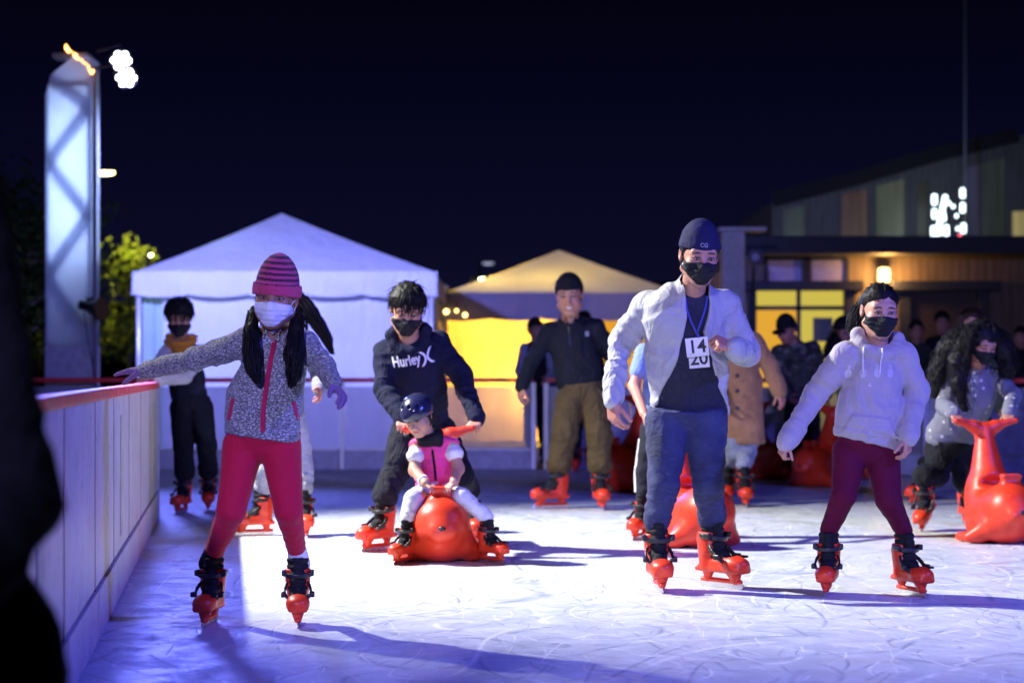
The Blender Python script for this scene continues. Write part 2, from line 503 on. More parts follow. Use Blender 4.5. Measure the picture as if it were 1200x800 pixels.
# ------------------------------------------------------------------ the rental skate (toe towards -Y, blade on z = 0)
def make_skate():
    h = .0045
    f = Field(h)
    f.box((0, -.015, .088), (.040, .145, .012), .010)                         # sole
    f.ell((0, -.108, .115), (.049, .066, .040), k=.02)                        # toe cap
    f.rc((0, -.09, .115), (0, .06, .12), .042, .038, .02)
    f.rc((0, .075, .115), (0, .085, .225), .043, .047, .02)                   # heel and cuff
    f.rc((0, .050, .18), (0, .064, .262), .052, .055, .02)
    f.box((0, .0, .275), (.09, .2, .012), .002, op='s', k=.004)
    f.fn(lambda P: d_box(P, (0, -.012, .225), (.026, .075, .085), .02), (-.03, -.09, .14), (.03, .065, .31), .006, 's')   # tongue opening
    f.box((0, -.06, .160), (.024, .040, .022), .012, op='s', k=.006)
    for sx in (-1, 1): f.ell((sx * .054, .0, .15), (.012, .055, .014), op='s', k=.008)
    shell = mesh_np('skate', *f.solve())
    f = Field(h)
    f.rc((0, -.045, .130), (0, .03, .175), .033, .038, .02)
    f.rc((0, .042, .17), (0, .060, .300), .040, .046, .02)
    f.rc((0, .012, .2), (0, .012, .306), .026, .023, .02)
    f.cut((0, 0, .318), (0, -.25, 1)); f.disp(lambda P: -.0025 * np.sin(P[:, 2] * 190))
    liner = mesh_np('boot_liner', *f.solve())
    f = Field(.004)
    def ring(c, rx, ry, tilt, w):
        M = np.array(Euler((R(tilt), 0, 0)).to_matrix())
        def g(P):
            Q = (P - np.asarray(c, np.float32)) @ M.astype(np.float32)
            q = np.sqrt((Q[:, 0] / rx) ** 2 + (Q[:, 1] / ry) ** 2)
            d = np.abs((q - 1) * min(rx, ry)) - .0045
            return np.maximum(d, np.abs(Q[:, 2]) - w)
        m = max(rx, ry) + .02
        f.fn(g, np.array(c) - m, np.array(c) + m, .003)
    ring((0, .045, .242), .0575, .063, 10, .012)
    ring((0, -.015, .165), .055, .082, 38, .011)
    for sx in (-1, 1):
        f.box((sx * .060, .020, .246), (.009, .021, .015), .004)
        f.box((sx * .062, -.045, .150), (.009, .020, .013), .004)
    f.box((.045, -.105, .152), (.012, .02, .006), .003)
    strap = mesh_np('strap', *f.solve())
    f = Field(.004)
    f.rc((0, -.10, .08), (0, -.105, .036), .030, .016, .006); f.rc((0, -.07, .08), (0, -.095, .034), .024, .012, .006)
    f.rc((0, .085, .08), (0, .088, .034), .024, .009, .006); f.rc((0, .06, .08), (0, .08, .034), .018, .009, .006)
    f.rc((0, -.13, .036), (0, .115, .036), .0115, .0115, .006)
    holder = mesh_np('blade_holder', *f.solve())
    mb = MB(); prof = [(-.152, .016), (-.142, .004), (-.12, 0.0), (.11, 0.0), (.128, .006), (.128, .03), (-.14, .03)]
    n = len(prof)
    for sx in (-.0025, .0025): mb.v += [(sx, y, z) for y, z in prof]
    mb.f += [tuple(range(n)), tuple(reversed(range(n, 2 * n)))] + [(i, i + n, (i + 1) % n + n, (i + 1) % n) for i in range(n)]
    blade = mb.mesh('blade')
    for me, m in ((shell, ORANGE), (liner, BLACKF), (strap, BLACKP), (holder, ORANGE), (blade, STEEL)): me.materials.append(m)
    return shell, liner, strap, holder, blade
SKATE = make_skate()
ANK = np.array([0, .055, .205])
def skate(parent, base, pos, yaw, sc, pitch=0.0, roll=0.0):
    """returns the ankle point in the world"""
    M = Matrix.Translation(V(pos)) @ Euler((R(pitch), R(roll), R(yaw)), 'XYZ').to_matrix().to_4x4() @ Matrix.Diagonal((sc * 1.12, sc, sc, 1))
    root = None
    for me, nm in zip(SKATE, ('skate', 'boot_liner', 'strap', 'blade_holder', 'blade')):
        o = bpy.data.objects.new(nm, me); COL.objects.link(o)
        if root is None:
            o.parent = parent; o.matrix_local = Matrix.Translation(-V(base)) @ M; root = o
        else: o.parent = root
    return np.array(M @ V(ANK))
def ankle_of(pos, yaw, sc, pitch=0.0, roll=0.0):
    M = Matrix.Translation(V(pos)) @ Euler((R(pitch), R(roll), R(yaw)), 'XYZ').to_matrix().to_4x4() @ Matrix.Diagonal((sc, sc, sc, 1))
    return np.array(M @ V(ANK)), np.array(M @ V((0, .06, .33)))

# ------------------------------------------------------------------ the seal skating aid (head towards -Y)
def make_seal():
    f = Field(.009)
    f.ell((0, .04, .17), (.168, .28, .20), k=.05)
    f.ell((0, -.10, .20), (.165, .17, .18), k=.05)
    f.ell((0, -.165, .225), (.138, .125, .130), k=.05)                          # head
    f.ell((0, -.262, .195), (.072, .05, .052), k=.05)                           # snout
    for sx in (-1, 1):
        f.ell((sx * .030, -.283, .180), (.038, .026, .030), k=.04)             # whisker pads
        f.rc((sx * .13, -.10, .10), (sx * .235, -.04, .04), .07, .035, .06)    # front flippers
        f.rc((sx * .17, -.05, .04), (sx * .225, .14, .03), .04, .03, .04)
        f.ell((sx * .115, .14, .33), (.05, .12, .03), op='s', k=.04)
    f.rc((0, .14, .14), (0, .22, .30), .18, .145, .06)
    f.rc((0, .22, .28), (0, .30, .70), .140, .046, .05)                        # tail
    for sx in (-1, 1):
        f.chain([(0, .30, .665), (sx * .07, .295, .715), (sx * .155, .275, .745)], [.045, .036, .021], .03)
        f.rc((sx * .13, .283, .735), (sx * .20, .265, .752), .021, .017, .008)
    f.box((0, -.125, .375), (.058, .030, .058), .014, k=.03)                  # grip block on the head
    f.box((0, -.125, .42), (.064, .034, .012), .008, k=.01)
    f.ell((0, .05, .375), (.12, .10, .04), op='s', k=.04)                        # saddle hollow
    f.cut((0, 0, .006), (0, 0, -1)); f.ell((0, -.30, .0), (.09, .12, .018), op='s', k=.01)
    body = mesh_np('seal_body', *f.solve()); body.materials.append(ORANGE)
    mb = MB(); mb.ball((0, -.318, .206), .017, 12, 8, (1.25, .7, .85)); nose = mb.mesh('nose', True); nose.materials.append(BLACKP)
    return body, nose
SEAL = make_seal()
SEALS = []
def seal(px, Y, yaw, label, sc=1.0):
    base = W(px, HORY + CAMH * FPX / Y, Y)
    r = empty('seal_skating_aid', base, R(yaw)); r.scale = (sc, sc, sc)
    tag(r, label, 'skating aid', 'orange seal skating aids on the rink')
    for me, nm in zip(SEAL, ('seal_body', 'nose')):
        o = bpy.data.objects.new(nm, me); COL.objects.link(o); o.parent = r
    M = Matrix.Translation(V(base)) @ Matrix.Rotation(R(yaw), 4, 'Z') @ Matrix.Scale(sc, 4)
    return lambda p: np.array(M @ V(p))
# ------------------------------------------------------------------ people
class Head: pass
def head_frame(c, H_m, yaw, pitch, roll):
    h = Head(); h.c = np.asarray(c, float); h.s = H_m / .235
    # yaw turns the face, pitch tips it down, roll leans the crown to the right of the picture
    h.M = np.array((Matrix.Rotation(R(yaw), 3, 'Z') @ Matrix.Rotation(R(roll), 3, 'Y') @ Matrix.Rotation(R(pitch), 3, 'X')))
    h.L = lambda p: h.c + h.M @ (np.asarray(p, float) * h.s)
    h.inv = lambda P: ((P - h.c.astype(np.float32)) @ h.M.astype(np.float32)) / h.s
    return h
def head_prims(f, h, grow=0.0, features=True, ears=True, child=0.0):
    s = h.s; L = h.L; g = grow
    def e(c, r, k=.02, op='u'): f.ell(L(c), [(x + g) * s for x in r], h.M, k * s, op)
    e((0, .020, .034), (.0745, .094, .084))
    e((0, -.028, -.022), (.0635 + .004 * child, .066, .086), .03)
    f.rc(L((0, -.030, -.070)), L((0, -.062, -.092)), (.044 + g) * s, (.024 + g) * s, .03 * s)
    for sx in (-1, 1):
        e((sx * .040, -.055, -.030), (.026 + .004 * child, .026, .030), .02)
        f.rc(L((sx * .058, .0, -.055)), L((sx * .022, -.060, -.090)), (.022 + g) * s, (.018 + g) * s, .02 * s)
    if features:
        f.rc(L((-.040, -.070, .034)), L((.040, -.070, .034)), .014 * s, .014 * s, .018 * s)
        for sx in (-1, 1):
            e((sx * .031, -.098, .010), (.018, .016, .012), .014, 's')
            e((sx * .031, -.0765, .009), (.0140, .0130, .0125), .003)
            f.rc(L((sx * .017, -.090, .011)), L((sx * .046, -.082, .013)), .0042 * s, .0036 * s, .004 * s)
        f.rc(L((0, -.086, .014)), L((0, -.104, -.026)), .0085 * s, .0125 * s, .012 * s)
        for sx in (-1, 1): e((sx * .011, -.096, -.031), (.0085, .009, .0075), .006)
        e((0, -.090, -.053), (.030, .012, .016), .016)
        f.rc(L((-.019, -.094, -.053)), L((.019, -.094, -.053)), .0055 * s, .0055 * s, .005 * s)
        f.rc(L((-.014, -.094, -.062)), L((.014, -.094, -.062)), .0065 * s, .0065 * s, .005 * s)
        f.rc(L((-.02, -.101, -.0575)), L((.02, -.101, -.0575)), .0022 * s, .0022 * s, .004 * s, 's')
    if ears:
        for sx in (-1, 1):
            f.ell(L((sx * .078, .022, .000)), [x * s for x in (.009, .019, .031)], h.M, .008 * s)
            f.ell(L((sx * .086, .018, .004)), [x * s for x in (.006, .010, .018)], h.M, .006 * s, 's')

def skin_col(h, tone, lips=(.42, .10, .10), brow=(.02, .013, .01), smile=False):
    tone = np.asarray(tone, np.float32)
    def f(v):
        q = h.inv(v); c = np.repeat(tone[None], len(v), 0)
        front = q[:, 1] < -.045
        ax = np.abs(q[:, 0])
        def mixin(w, col): 
            w = np.clip(w, 0, 1)[:, None]; c[:] = c * (1 - w) + np.asarray(col, np.float32) * w
        # ruddier cheeks, nose tip and ears
        mixin(.35 * np.exp(-((ax - .04) ** 2 / .0006 + (q[:, 2] + .028) ** 2 / .0008)) * front, (.55, .16, .13))
        mixin(.3 * (np.abs(q[:, 0]) > .076), (.5, .15, .12))
        lz = -.058
        w = (1 - (q[:, 0] / .023) ** 2 - ((q[:, 2] - lz) / .0105) ** 2) * 3
        mixin(w * front, lips)
        if smile:
            w = (1 - (q[:, 0] / .018) ** 2 - ((q[:, 2] - lz) / .0048) ** 2) * 4
            mixin(w * front, (.75, .72, .68))
        bz = .034 - .25 * np.maximum(ax - .03, 0) + .1 * np.minimum(ax - .03, 0)
        w = (1 - ((ax - .032) / .021) ** 2 - ((q[:, 2] - bz) / .0052) ** 2) * 2.5
        mixin(w * front, brow)
        ex = (ax - .031) / .0135; ez = (q[:, 2] - .0082) / .0046
        eye = 1 - ex ** 2 - ez ** 2
        mixin(((1.55 - (ex / 1.12) ** 2 - ((q[:, 2] - .0095) / .0068) ** 2) * 2.2) * front, (.03, .018, .015))
        mixin(eye * 5 * front, (.34, .31, .29))
        mixin((1 - ((ax - .031) / .0062) ** 2 - ((q[:, 2] - .009) / .0062) ** 2) * 4 * (eye > -.25) * front, (.012, .008, .006))
        return c
    return f

def hand_prims(f, w, d, n, side, L, curl=(.35, .45, .3), spread=.12, thumb=(.5, .75, .3), grow=0.0, idx=(1, 1, 1, 1)):
    """w wrist, d towards the fingers, n out of the palm, L hand length; side +1/-1 puts the thumb on cross(d,n)*side"""
    d = nrm(d); n = nrm(np.asarray(n, float) - d * np.dot(n, d)); t = np.cross(d, n) * side
    s = L / .185
    P = lambda a, b, c: np.asarray(w, float) + (d * a + t * b + n * c) * s
    k = .009 * s
    offs = (.030, .010, -.011, -.030); lens = (.072, .081, .075, .058); rad = (.0094, .0098, .0093, .0082)
    for i in range(4):
        kn = P(.092 - .006 * abs(i - 1), offs[i] * .98, 0)
        f.rc(P(.0, offs[i] * .55, 0), kn, (.0165 + grow) * s, (.0125 + grow) * s, .012 * s)
    f.rc(P(-.02, 0, 0), P(.02, 0, 0), (.0225 + grow) * s, (.021 + grow) * s, .015 * s)
    f.rc(P(.025, .02, .010), P(.05, .026, .008), (.016 + grow) * s, (.012 + grow) * s, .012 * s)
    for i in range(4):
        p = P(.092 - .006 * abs(i - 1), offs[i] * .98, 0)
        fan = spread * (1.5 - i) / 1.5
        base = nrm(d + t * fan)
        ang = 0.0; r = (rad[i] + grow) * s
        for j, fr in enumerate((.45, .31, .24)):
            ang += curl[j] * idx[i] * (1 + .12 * i)
            dr = base * math.cos(ang) + n * math.sin(ang)
            q = p + dr * lens[i] * fr * s
            f.rc(p, q, r, r * .9, .004 * s); p = q; r *= .9
    p = P(.022, .024, .004); td = nrm(d * thumb[0] + t * thumb[1] + n * thumb[2]); r = (.0125 + grow) * s
    for j, ln in enumerate((.042, .034, .028)):
        q = p + td * ln * s
        f.rc(p, q, r, r * .9, .006 * s); p = q; r *= .9
        td = nrm(td + d * .25 + n * .22)

class Ctx: pass
def person(sp):
    C = Ctx(); C.sp = sp
    Y0 = sp['Y']; s = FPX / Y0; C.s = s
    r = {k: v / s for k, v in sp['r'].items()}; C.r = r
    def J(k):
        p = sp[k]; y = Y0 + (p[2] if len(p) > 2 else 0.0); return W(p[0], p[1], y)
    for k in ('neck', 'sa', 'sb', 'ch', 'wa', 'he', 'ea', 'eb', 'wra', 'wrb', 'ha', 'hb', 'ka', 'kb'):
        setattr(C, k, J(k))
    hd = sp['head']; hc = W(hd[0], hd[1], Y0 + hd[2])
    C.h = head_frame(hc, hd[3] / (FPX / (Y0 + hd[2])), hd[4], hd[5], hd[6])
    sk = sp.get('skate', 1.0)
    C.feet = []
    for ft in sp['feet']:
        px, y, yaw = ft[:3]; z = ft[3] if len(ft) > 3 else 0.0; pit = ft[4] if len(ft) > 4 else 0.0; rol = ft[5] if len(ft) > 5 else 0.0
        C.feet.append(((px - CXP) * y / FPX, y, z, yaw, pit, rol))
    g = np.mean([[f[0], f[1], 0] for f in C.feet], 0)
    root = empty('person', g); C.root, C.base = root, g
    tag(root, sp['label'], sp.get('cat', 'person'), sp.get('group'))
    ank = []; cuff = []
    for fx, fy, fz, yaw, pit, rol in C.feet:
        if sp.get('noskate'):
            ank.append(np.array([fx, fy + .03, .09])); cuff.append(np.array([fx, fy + .04, .3]))
        else:
            a, c = ankle_of((fx, fy, fz), yaw, sk, pit, rol); ank.append(a); cuff.append(c)
            skate(root, g, (fx, fy, fz), yaw, sk, pit, rol)
    C.aa, C.ab = ank; C.ca, C.cb = cuff
    # torso frame: u to the right of the picture, v up the spine, f out of the chest
    u = nrm(C.sb - C.sa); v = nrm(C.neck - C.he); f = nrm(np.cross(u, v)); v = np.cross(f, u)
    fy = sp.get('face')
    if fy is not None:                                   # chest direction given outright (degrees, 0 = towards camera)
        vv = nrm(C.neck - C.he); f = np.array([math.sin(R(fy)), -math.cos(R(fy)), 0]); u = nrm(np.cross(vv, f)); f = np.cross(u, vv); v = vv
    C.u, C.v, C.f = u, v, f; C.fr = np.stack([u, v, f])
    C.sq = sp.get('sq', .66)
    # hands
    C.hands = {}
    for k, w_, e_ in (('a', C.wra, C.ea), ('b', C.wrb, C.eb)):
        hp = dict(sp.get('hand_' + k) or {})
        if hp.get('none'): C.hands[k] = None; continue
        d = nrm(hp.get('d', w_ - e_)); n = hp.get('n', (1, 0, 0) if k == 'a' else (-1, 0, 0))
        C.hands[k] = dict(w=w_, d=d, n=n, side=(1 if k == 'a' else -1) * hp.get('flip', 1), L=hp.get('L', sp.get('hand', .165)),
                          curl=hp.get('curl', (.35, .45, .3)), spread=hp.get('spread', .1), thumb=hp.get('thumb', (.7, .55, .3)))
    body(C)
    return C

def body(C):
    """skin: overlapping pieces joined in one mesh, finest at the face and hands"""
    sp, r, h = C.sp, C.r, C.h
    res = sp.get('res', 1.0)
    f = Field(.012 * max(1, res * .9)); k = .03
    t = .84
    f.rc(C.ch, C.wa, r['ch'] * t, r['wa'] * t, .04, frame=C.fr, sq=C.sq * .92)
    f.rc(C.wa, C.he + C.v * r['pel'] * .75, r['wa'] * t, r['pel'] * .74, .03, frame=C.fr, sq=C.sq * .85)
    f.rc(C.neck - C.v * .05, C.ch, r['ch'] * .34, r['ch'] * .5, .03)
    for sh, el, wr, hi, kn, an, cu in ((C.sa, C.ea, C.wra, C.ha, C.ka, C.aa, C.ca), (C.sb, C.eb, C.wrb, C.hb, C.kb, C.ab, C.cb)):
        f.rc(C.neck * .5 + C.ch * .5, sh, r['up'] * .7, r['up'] * .7, k)
        ar = sp.get('bare', .68)
        f.rc(sh, el, r['up'] * ar, r['el'] * ar, k); f.rc(el, wr, r['el'] * ar, r['wr'] * ar, k)
        f.rc(hi + C.v * .01, kn, r['th'] * .70, r['kn'] * .76, .01); f.rc(kn, cu, r['kn'] * .76, r['an'] * .72, .02); f.rc(cu, an, min(r['an'] * .72, .036), .034, .02)
    v0, q0 = f.solve()
    parts = [(v0, q0)]
    fh = Field(.0032 * res * h.s ** .5)
    head_prims(fh, h, child=sp.get('child', 0.0))
    nb = C.neck - C.v * .03
    fh.rc(h.L((0, .018, -.05)), nb, .050 * h.s, .056 * h.s * sp.get('neckw', 1.0), .03 * h.s)
    parts.append(fh.solve())
    if not sp.get('gloves'):
        for kk in ('a', 'b'):
            hh = C.hands[kk]
            if hh is None: continue
            fh = Field(.0038 * res)
            el = C.ea if kk == 'a' else C.eb
            fh.rc(hh['w'] + nrm(el - hh['w']) * .07, hh['w'], max(r['wr'] * sp.get('bare', .68), .02), .021 * hh['L'] / .185, .01)
            hand_prims(fh, **hh)
            parts.append(fh.solve())
    vs, qs, o = [], [], 0
    for v, q in parts: vs.append(v); qs.append(q + o); o += len(v)
    v = np.concatenate(vs); q = np.concatenate(qs)
    col = skin_col(h, sp.get('skin', (.50, .26, .17)), smile=sp.get('smile', False))(v)
    C.body = link('body', mesh_np('body', v, q, True, col), SKIN, C.root, C.base)

def gloves(C, mat):
    r = C.r
    for kk in ('a', 'b'):
        hh = C.hands[kk]
        if hh is None: continue
        f = Field(.004); el = C.ea if kk == 'a' else C.eb
        hand_prims(f, grow=.0025, **hh)
        f.rc(hh['w'] + nrm(el - hh['w']) * .05, hh['w'], r['wr'] * .9, .024 * hh['L'] / .185 + .003, .012)
        f.disp(lambda P: .0015 * vn(P * 60, 4))
        sdf('glove', f, mat, C.root, C.base)

def top_field(C, h=None, fold=1.0, cuffs=True, hemband=True, sleeves='ab', long_=0.0, shoulder=True, loose=0.0, grow=0.0):
    sp, r = C.sp, C.r
    res = sp.get('res', 1.0)
    f = Field(h or .0075 * res)
    fr, sq = C.fr, C.sq
    he = C.he - C.v * long_
    g = grow
    f.rc(C.ch, C.wa, r['ch'] + g, r['wa'] + g, .05, frame=fr, sq=sq, fold=(.006 * fold, 7, .9, .5, 3))
    f.rc(C.wa, he - C.v * .04, r['wa'] + g, r['he'] + g, .05, frame=fr, sq=sq, fold=(.007 * fold, 9, .35, .6, 5))
    if hemband: 
        f.rc(he + C.v * .03, he + C.v * .004, r['he'] + g - .002, r['he'] + g - .010, .012, frame=fr, sq=sq)
    tilt = sp.get('hemtilt', 0.0)
    f.cut(he, -C.v + C.u * tilt, .012)
    if shoulder:
        for sh in (C.sa, C.sb):
            f.rc(C.neck - C.v * r['sh'] * 1.35, sh, r['sh'] * 1.35 + g, r['sh'] * .95 + g, .04, frame=C.fr, sq=.85)
        f.rc(C.neck - C.v * .035, C.ch, r['sh'] * 1.15, r['ch'] * .75, .05, frame=fr, sq=.8)
    seed = 1
    for key, sh, el, wr in (('a', C.sa, C.ea, C.wra), ('b', C.sb, C.eb, C.wrb)):
        if key not in sleeves: continue
        seed += 7
        f.rc(sh, el, r['up'] + g, r['el'] + g, .028, fold=(.0085 * fold, 17, .75, .55, seed))
        d = nrm(wr - el)
        end = wr + d * .01
        f.rc(el, end - d * .03, r['el'] + g, r['wr'] * 1.18 + g, .02, fold=(.0085 * fold, 19, .45, .7, seed + 2))
        if cuffs:
            f.rc(end - d * .05, end + d * .002, r['wr'] * 1.10 + g, r['wr'] * 1.02 + g, .010)
        else:
            f.rc(end - d * .03, end + d * .01, r['wr'] * 1.15 + g, r['wr'] * 1.12 + g, .010)
    def wr_(P):
        Q = P * np.array([8, 8, 5], np.float32) + 1.3 * np.stack([vn(P * 4, 51), vn(P * 4, 52), vn(P * 4, 53)], 1)
        a = 1 - np.abs(vn(Q, 12)) * 2.4; b = 1 - np.abs(vn(Q * 2.1 + 7, 19)) * 2.4
        return -.0060 * fold * np.maximum(a, -.4) - .0030 * fold * np.maximum(b, -.4) + .003 * fold
    f.disp(wr_)
    if hemband:
        hb_ = (he + C.v * .052).astype(np.float32); vv_ = C.v.astype(np.float32); ul_ = C.u.astype(np.float32); r0_ = r['he'] * 1.12
        f.disp(lambda P: .0055 * np.exp(-(((P - hb_) @ vv_ - tilt * ((P - hb_) @ ul_)) / .006) ** 2) * (np.abs((P - hb_) @ ul_) < r0_))
    C.hem_p = he
    return f
def collar(C, f, hgt=.05, rad=None, th=.007, fwd=.01, k=.006, stand=1.0):
    """standing collar ring round the neck, then the hole in it"""
    s = C.h.s; rad = rad or .066 * s
    a = C.neck - C.v * .03; ax = nrm(C.h.L((0, .015, -.06)) - a)
    a2 = a + ax * (.03 + hgt)
    f.rc(a, a2, rad * 1.1, rad, .02)
    f.rc(a + ax * .02, a2 + ax * .05, rad * 1.1 - th, rad - th, .004, 's')
    C.collar_top = a2
def hood(C, f, size=1.0):
    """hood lying down behind the neck, its edge running round the collar"""
    s = C.h.s * size; a = C.neck
    u, v, ff = C.u, C.v, C.f
    pts = []; rr = []
    for i in range(13):
        t = math.pi * 2 * i / 12
        x = math.sin(t); y = math.cos(t)                       # y=1 in front
        pts.append(a + u * x * .088 * s + ff * (y * .072 + .006) * s + v * ((-.045 * (y > 0) * y + .035 * (1 - max(y, 0))) * s))
        rr.append((.024 if y > .5 else .030) * s)
    f.chain(pts, rr, .02)
    f.ell(a - ff * .085 * s + v * .01 * s, (.10 * s, .05 * s, .07 * s), None, .04)
    f.ell(a + v * .05 * s + ff * .0, (.060 * s, .058 * s, .10 * s), None, .012, 's')

def bottom_field(C, h=None, fold=1.0, ankle=None, bunch=0.0, over=0.0):
    sp, r = C.sp, C.r; res = sp.get('res', 1.0)
    f = Field(h or .0075 * res)
    hm = (C.ha + C.hb) / 2
    f.rc(C.he + C.v * .08, hm + C.v * (r['pel'] * .55), r['pel'] * .92, r['pel'] * .97, .02, frame=C.fr, sq=min(.85, C.sq + .1))
    seed = 2
    for hi, kn, an, cu in ((C.ha, C.ka, C.aa, C.ca), (C.hb, C.kb, C.ab, C.cb)):
        seed += 5
        f.rc(hi, kn, r['th'] * .97, r['kn'], .012, fold=(.008 * fold, 13, .95, .45, seed))
        dn = nrm(cu - kn); end = cu if not over else cu + nrm(an - cu) * over
        f.rc(kn, end, r['kn'], r['an'], .012, fold=(.009 * fold, 19, .6 + .3 * bunch, .6, seed + 3))
        if bunch:
            f.rc(end - nrm(end - kn) * .07, end, r['an'] * 1.12, r['an'] * 1.22, .015, fold=(.009, 30, .5, .8, seed + 1))
    f.cut(C.he + C.v * .05, C.v)
    def wr_(P):
        Q = P * np.array([9, 9, 7], np.float32) + 1.3 * np.stack([vn(P * 5, 61), vn(P * 5, 62), vn(P * 5, 63)], 1)
        a = 1 - np.abs(vn(Q, 22)) * 2.4; b = 1 - np.abs(vn(Q * 2.0 + 3, 29)) * 2.4
        return -.0045 * fold * np.maximum(a, -.4) - .0025 * fold * np.maximum(b, -.4) + .002 * fold
    f.disp(wr_)
    return f

def face_mask(C, mat, pleats=False, loops=True, name='face_mask'):
    h = C.h; s = h.s
    f = Field(.0036 * C.sp.get('res', 1.0))
    head_prims(f, h, grow=.0045, features=False, ears=False)
    f.rc(h.L((0, -.086, .006)), h.L((0, -.106, -.026)), .012 * s, .018 * s, .016 * s)
    f.ell(h.L((0, -.085, -.048)), [x * s for x in (.036, .032, .040)], h.M, .02 * s)
    def reg(P):
        q = h.inv(P); ax = np.abs(q[:, 0])
        zt = -.002 - .20 * ax
        zb = -.104 + .9 * np.maximum(ax - .018, 0)
        d = np.maximum(np.maximum(q[:, 2] - zt, zb - q[:, 2]), q[:, 1] + .012)
        return d * s * .8
    f.ops.append(('i', reg, None, None, .004))
    if pleats: f.disp(lambda P: -.0008 * np.sin(h.inv(P)[:, 2] * 330))
    else: f.disp(lambda P: -.0014 * np.sin(h.inv(P)[:, 2] * 240 + 3 * vn(P * 30, 3)))
    ex = MB()
    if loops:
        for sx in (-1, 1):
            for z0, z1 in ((-.022, .022), (-.062, -.02)):
                ex.tube([h.L((sx * .066, -.022, z0)), h.L((sx * .076, -.002, (z0 + z1) / 2)), h.L((sx * .081, .026, z1))], .0022 * s, 5)
    sdf(name, f, mat, C.root, C.base, extra=ex)

def ribbon_hair(mb, pts, r0, jit=0.0, seg=4):
    n = len(pts); mb.tube(pts, [r0 * (1 - .85 * (i / (n - 1)) ** 1.5) for i in range(n)], seg, False)
def hair_cap(C, mat, thick=.016, front=.060, back=-.075, side=-.02, fringe=True, n=140, ln=.05, seed=1, name='hair', part=0.0, low=.0, fringe_len=.045, extra=None):
    """cap of hair over the skull with a hairline, and loose strands for a ragged outline"""
    h = C.h; s = h.s; L = h.L
    f = Field(.0045 * C.sp.get('res', 1.0))
    def zline(q):
        # hairline: high over the forehead, dropping past the temples and behind the ears
        yy = np.clip((q[:, 1] + .06) / .09, 0, 1)
        zl = front + (side - front) * np.clip(yy * 1.3, 0, 1) ** 1.2
        zl = np.where(q[:, 1] > .035, side + (back - side) * np.clip((q[:, 1] - .035) / .05, 0, 1), zl)
        zl = zl + .008 * vn(q * 55, seed) + .006 * vn(q * np.array([140, 140, 30], np.float32), seed + 2)
        return zl
    def cap(P):
        q = h.inv(P)
        t = np.clip((q[:, 2] - zline(q)) / .045, 0, 1) ** .6
        d = np.minimum(d_ell(P, L((0, .022, .036)), [x * s for x in (.075, .095, .085)], h.M), d_ell(P, L((0, .055, -.02)), [x * s for x in (.066, .058, .07)], h.M))
        return d - (.002 + (thick + .001) * t) * s
    f.fn(cap, h.c - .17 * s, h.c + .17 * s)
    f.ops.append(('i', lambda P: (zline(h.inv(P)) - .004 - h.inv(P)[:, 2]) * s * .7, None, None, .003))
    if fringe: f.disp(lambda P: .006 * vn(P * np.array([60, 60, 30], np.float32), seed + 9))
    f.disp(lambda P: .0022 * vn(P * np.array([95, 95, 22], np.float32), seed + 4) + .004 * vn(P * 24, seed))
    mb = extra or MB(); rg = random.Random(seed)
    E = np.array([.074 + thick, .094 + thick, .084 + thick]); E0 = np.array([0, .022, .038])
    for i in range(n * 3):
        a = rg.uniform(-math.pi, math.pi); z = rg.uniform(.15, .98)
        rr = math.sqrt(max(0, 1 - z * z)); d = np.array([math.cos(a) * rr, math.sin(a) * rr, z])
        p = E0 + E * d
        if p[2] < zline(p[None].astype(np.float32))[0] + (.004 if fringe else -.010): continue
        front_ = d[1] < -.1
        l = (fringe_len * 1.5 if front_ else ln * 1.3) * rg.uniform(.6, 1.25)
        if fringe: g = np.array([d[0] * .6 + rg.gauss(0, .25), d[1] * .6 - .35 * front_ + rg.gauss(0, .2), -.55])
        else: g = np.array([-d[0] * .25 + rg.gauss(0, .12), 1.0, -.15 + rg.gauss(0, .1)])
        lift = rg.uniform(.0, .10) + ((.20 if fringe else .05) * rg.random() if i % 3 == 0 else 0)
        pts = [L(E0 + E * d * .985)]
        for j in range(1, 6):
            nn = nrm((p - E0) / (E * E)); t_ = nrm(g - nn * np.dot(g, nn)); p = p + t_ * l / 5
            q = (p - E0) / E; p = E0 + E * q / np.linalg.norm(q); pts.append(L(E0 + (p - E0) * (1 + lift * j / 5)))
            if fringe: g = g + np.array([0, 0, -.25])
        ribbon_hair(mb, pts, .0024 * s)
    return sdf(name, f, mat, C.root, C.base, extra=mb)

def hat(C, mat, top=.085, brim_z=.028, brim_h=.036, brim_t=.010, tall=.02, colf=None, rib=0.0, name='beanie', tilt=0.0, grow=.0):
    h = C.h; s = h.s; L = h.L
    f = Field(.004 * C.sp.get('res', 1.0))
    f.ell(L((0, .020, .038)), [(x + .011 + grow) * s for x in (.0745, .094, .084 + tall)], h.M)
    f.ell(L((0, .026, .06 + tall)), [x * s for x in (.058 + grow, .072 + grow, .064 + tall)], h.M, .04 * s)
    def reg(P):
        q = h.inv(P); return (brim_z + tilt * q[:, 1] - q[:, 2]) * s
    f.ops.append(('i', reg, None, None, .006))
    if brim_h:
        def br(P):
            q = h.inv(P); d = d_ell(P, L((0, .020, .034)), [(x + .011 + brim_t + grow) * s for x in (.0745, .094, .086)], h.M)
            zc = brim_z + tilt * q[:, 1] + brim_h / 2
            return np.maximum(d, (np.abs(q[:, 2] - zc) - brim_h / 2) * s)
        f.fn(br, h.c - .16 * s, h.c + .17 * s, .006 * s)
    if rib: f.disp(lambda P: rib * s * np.sin(np.arctan2(h.inv(P)[:, 0], h.inv(P)[:, 1] - .02) * 46))
    f.disp(lambda P: .002 * vn(P * 22, 5))
    return sdf(name, f, mat, C.root, C.base, colf=(lambda v: colf(h.inv(v))) if colf else None)

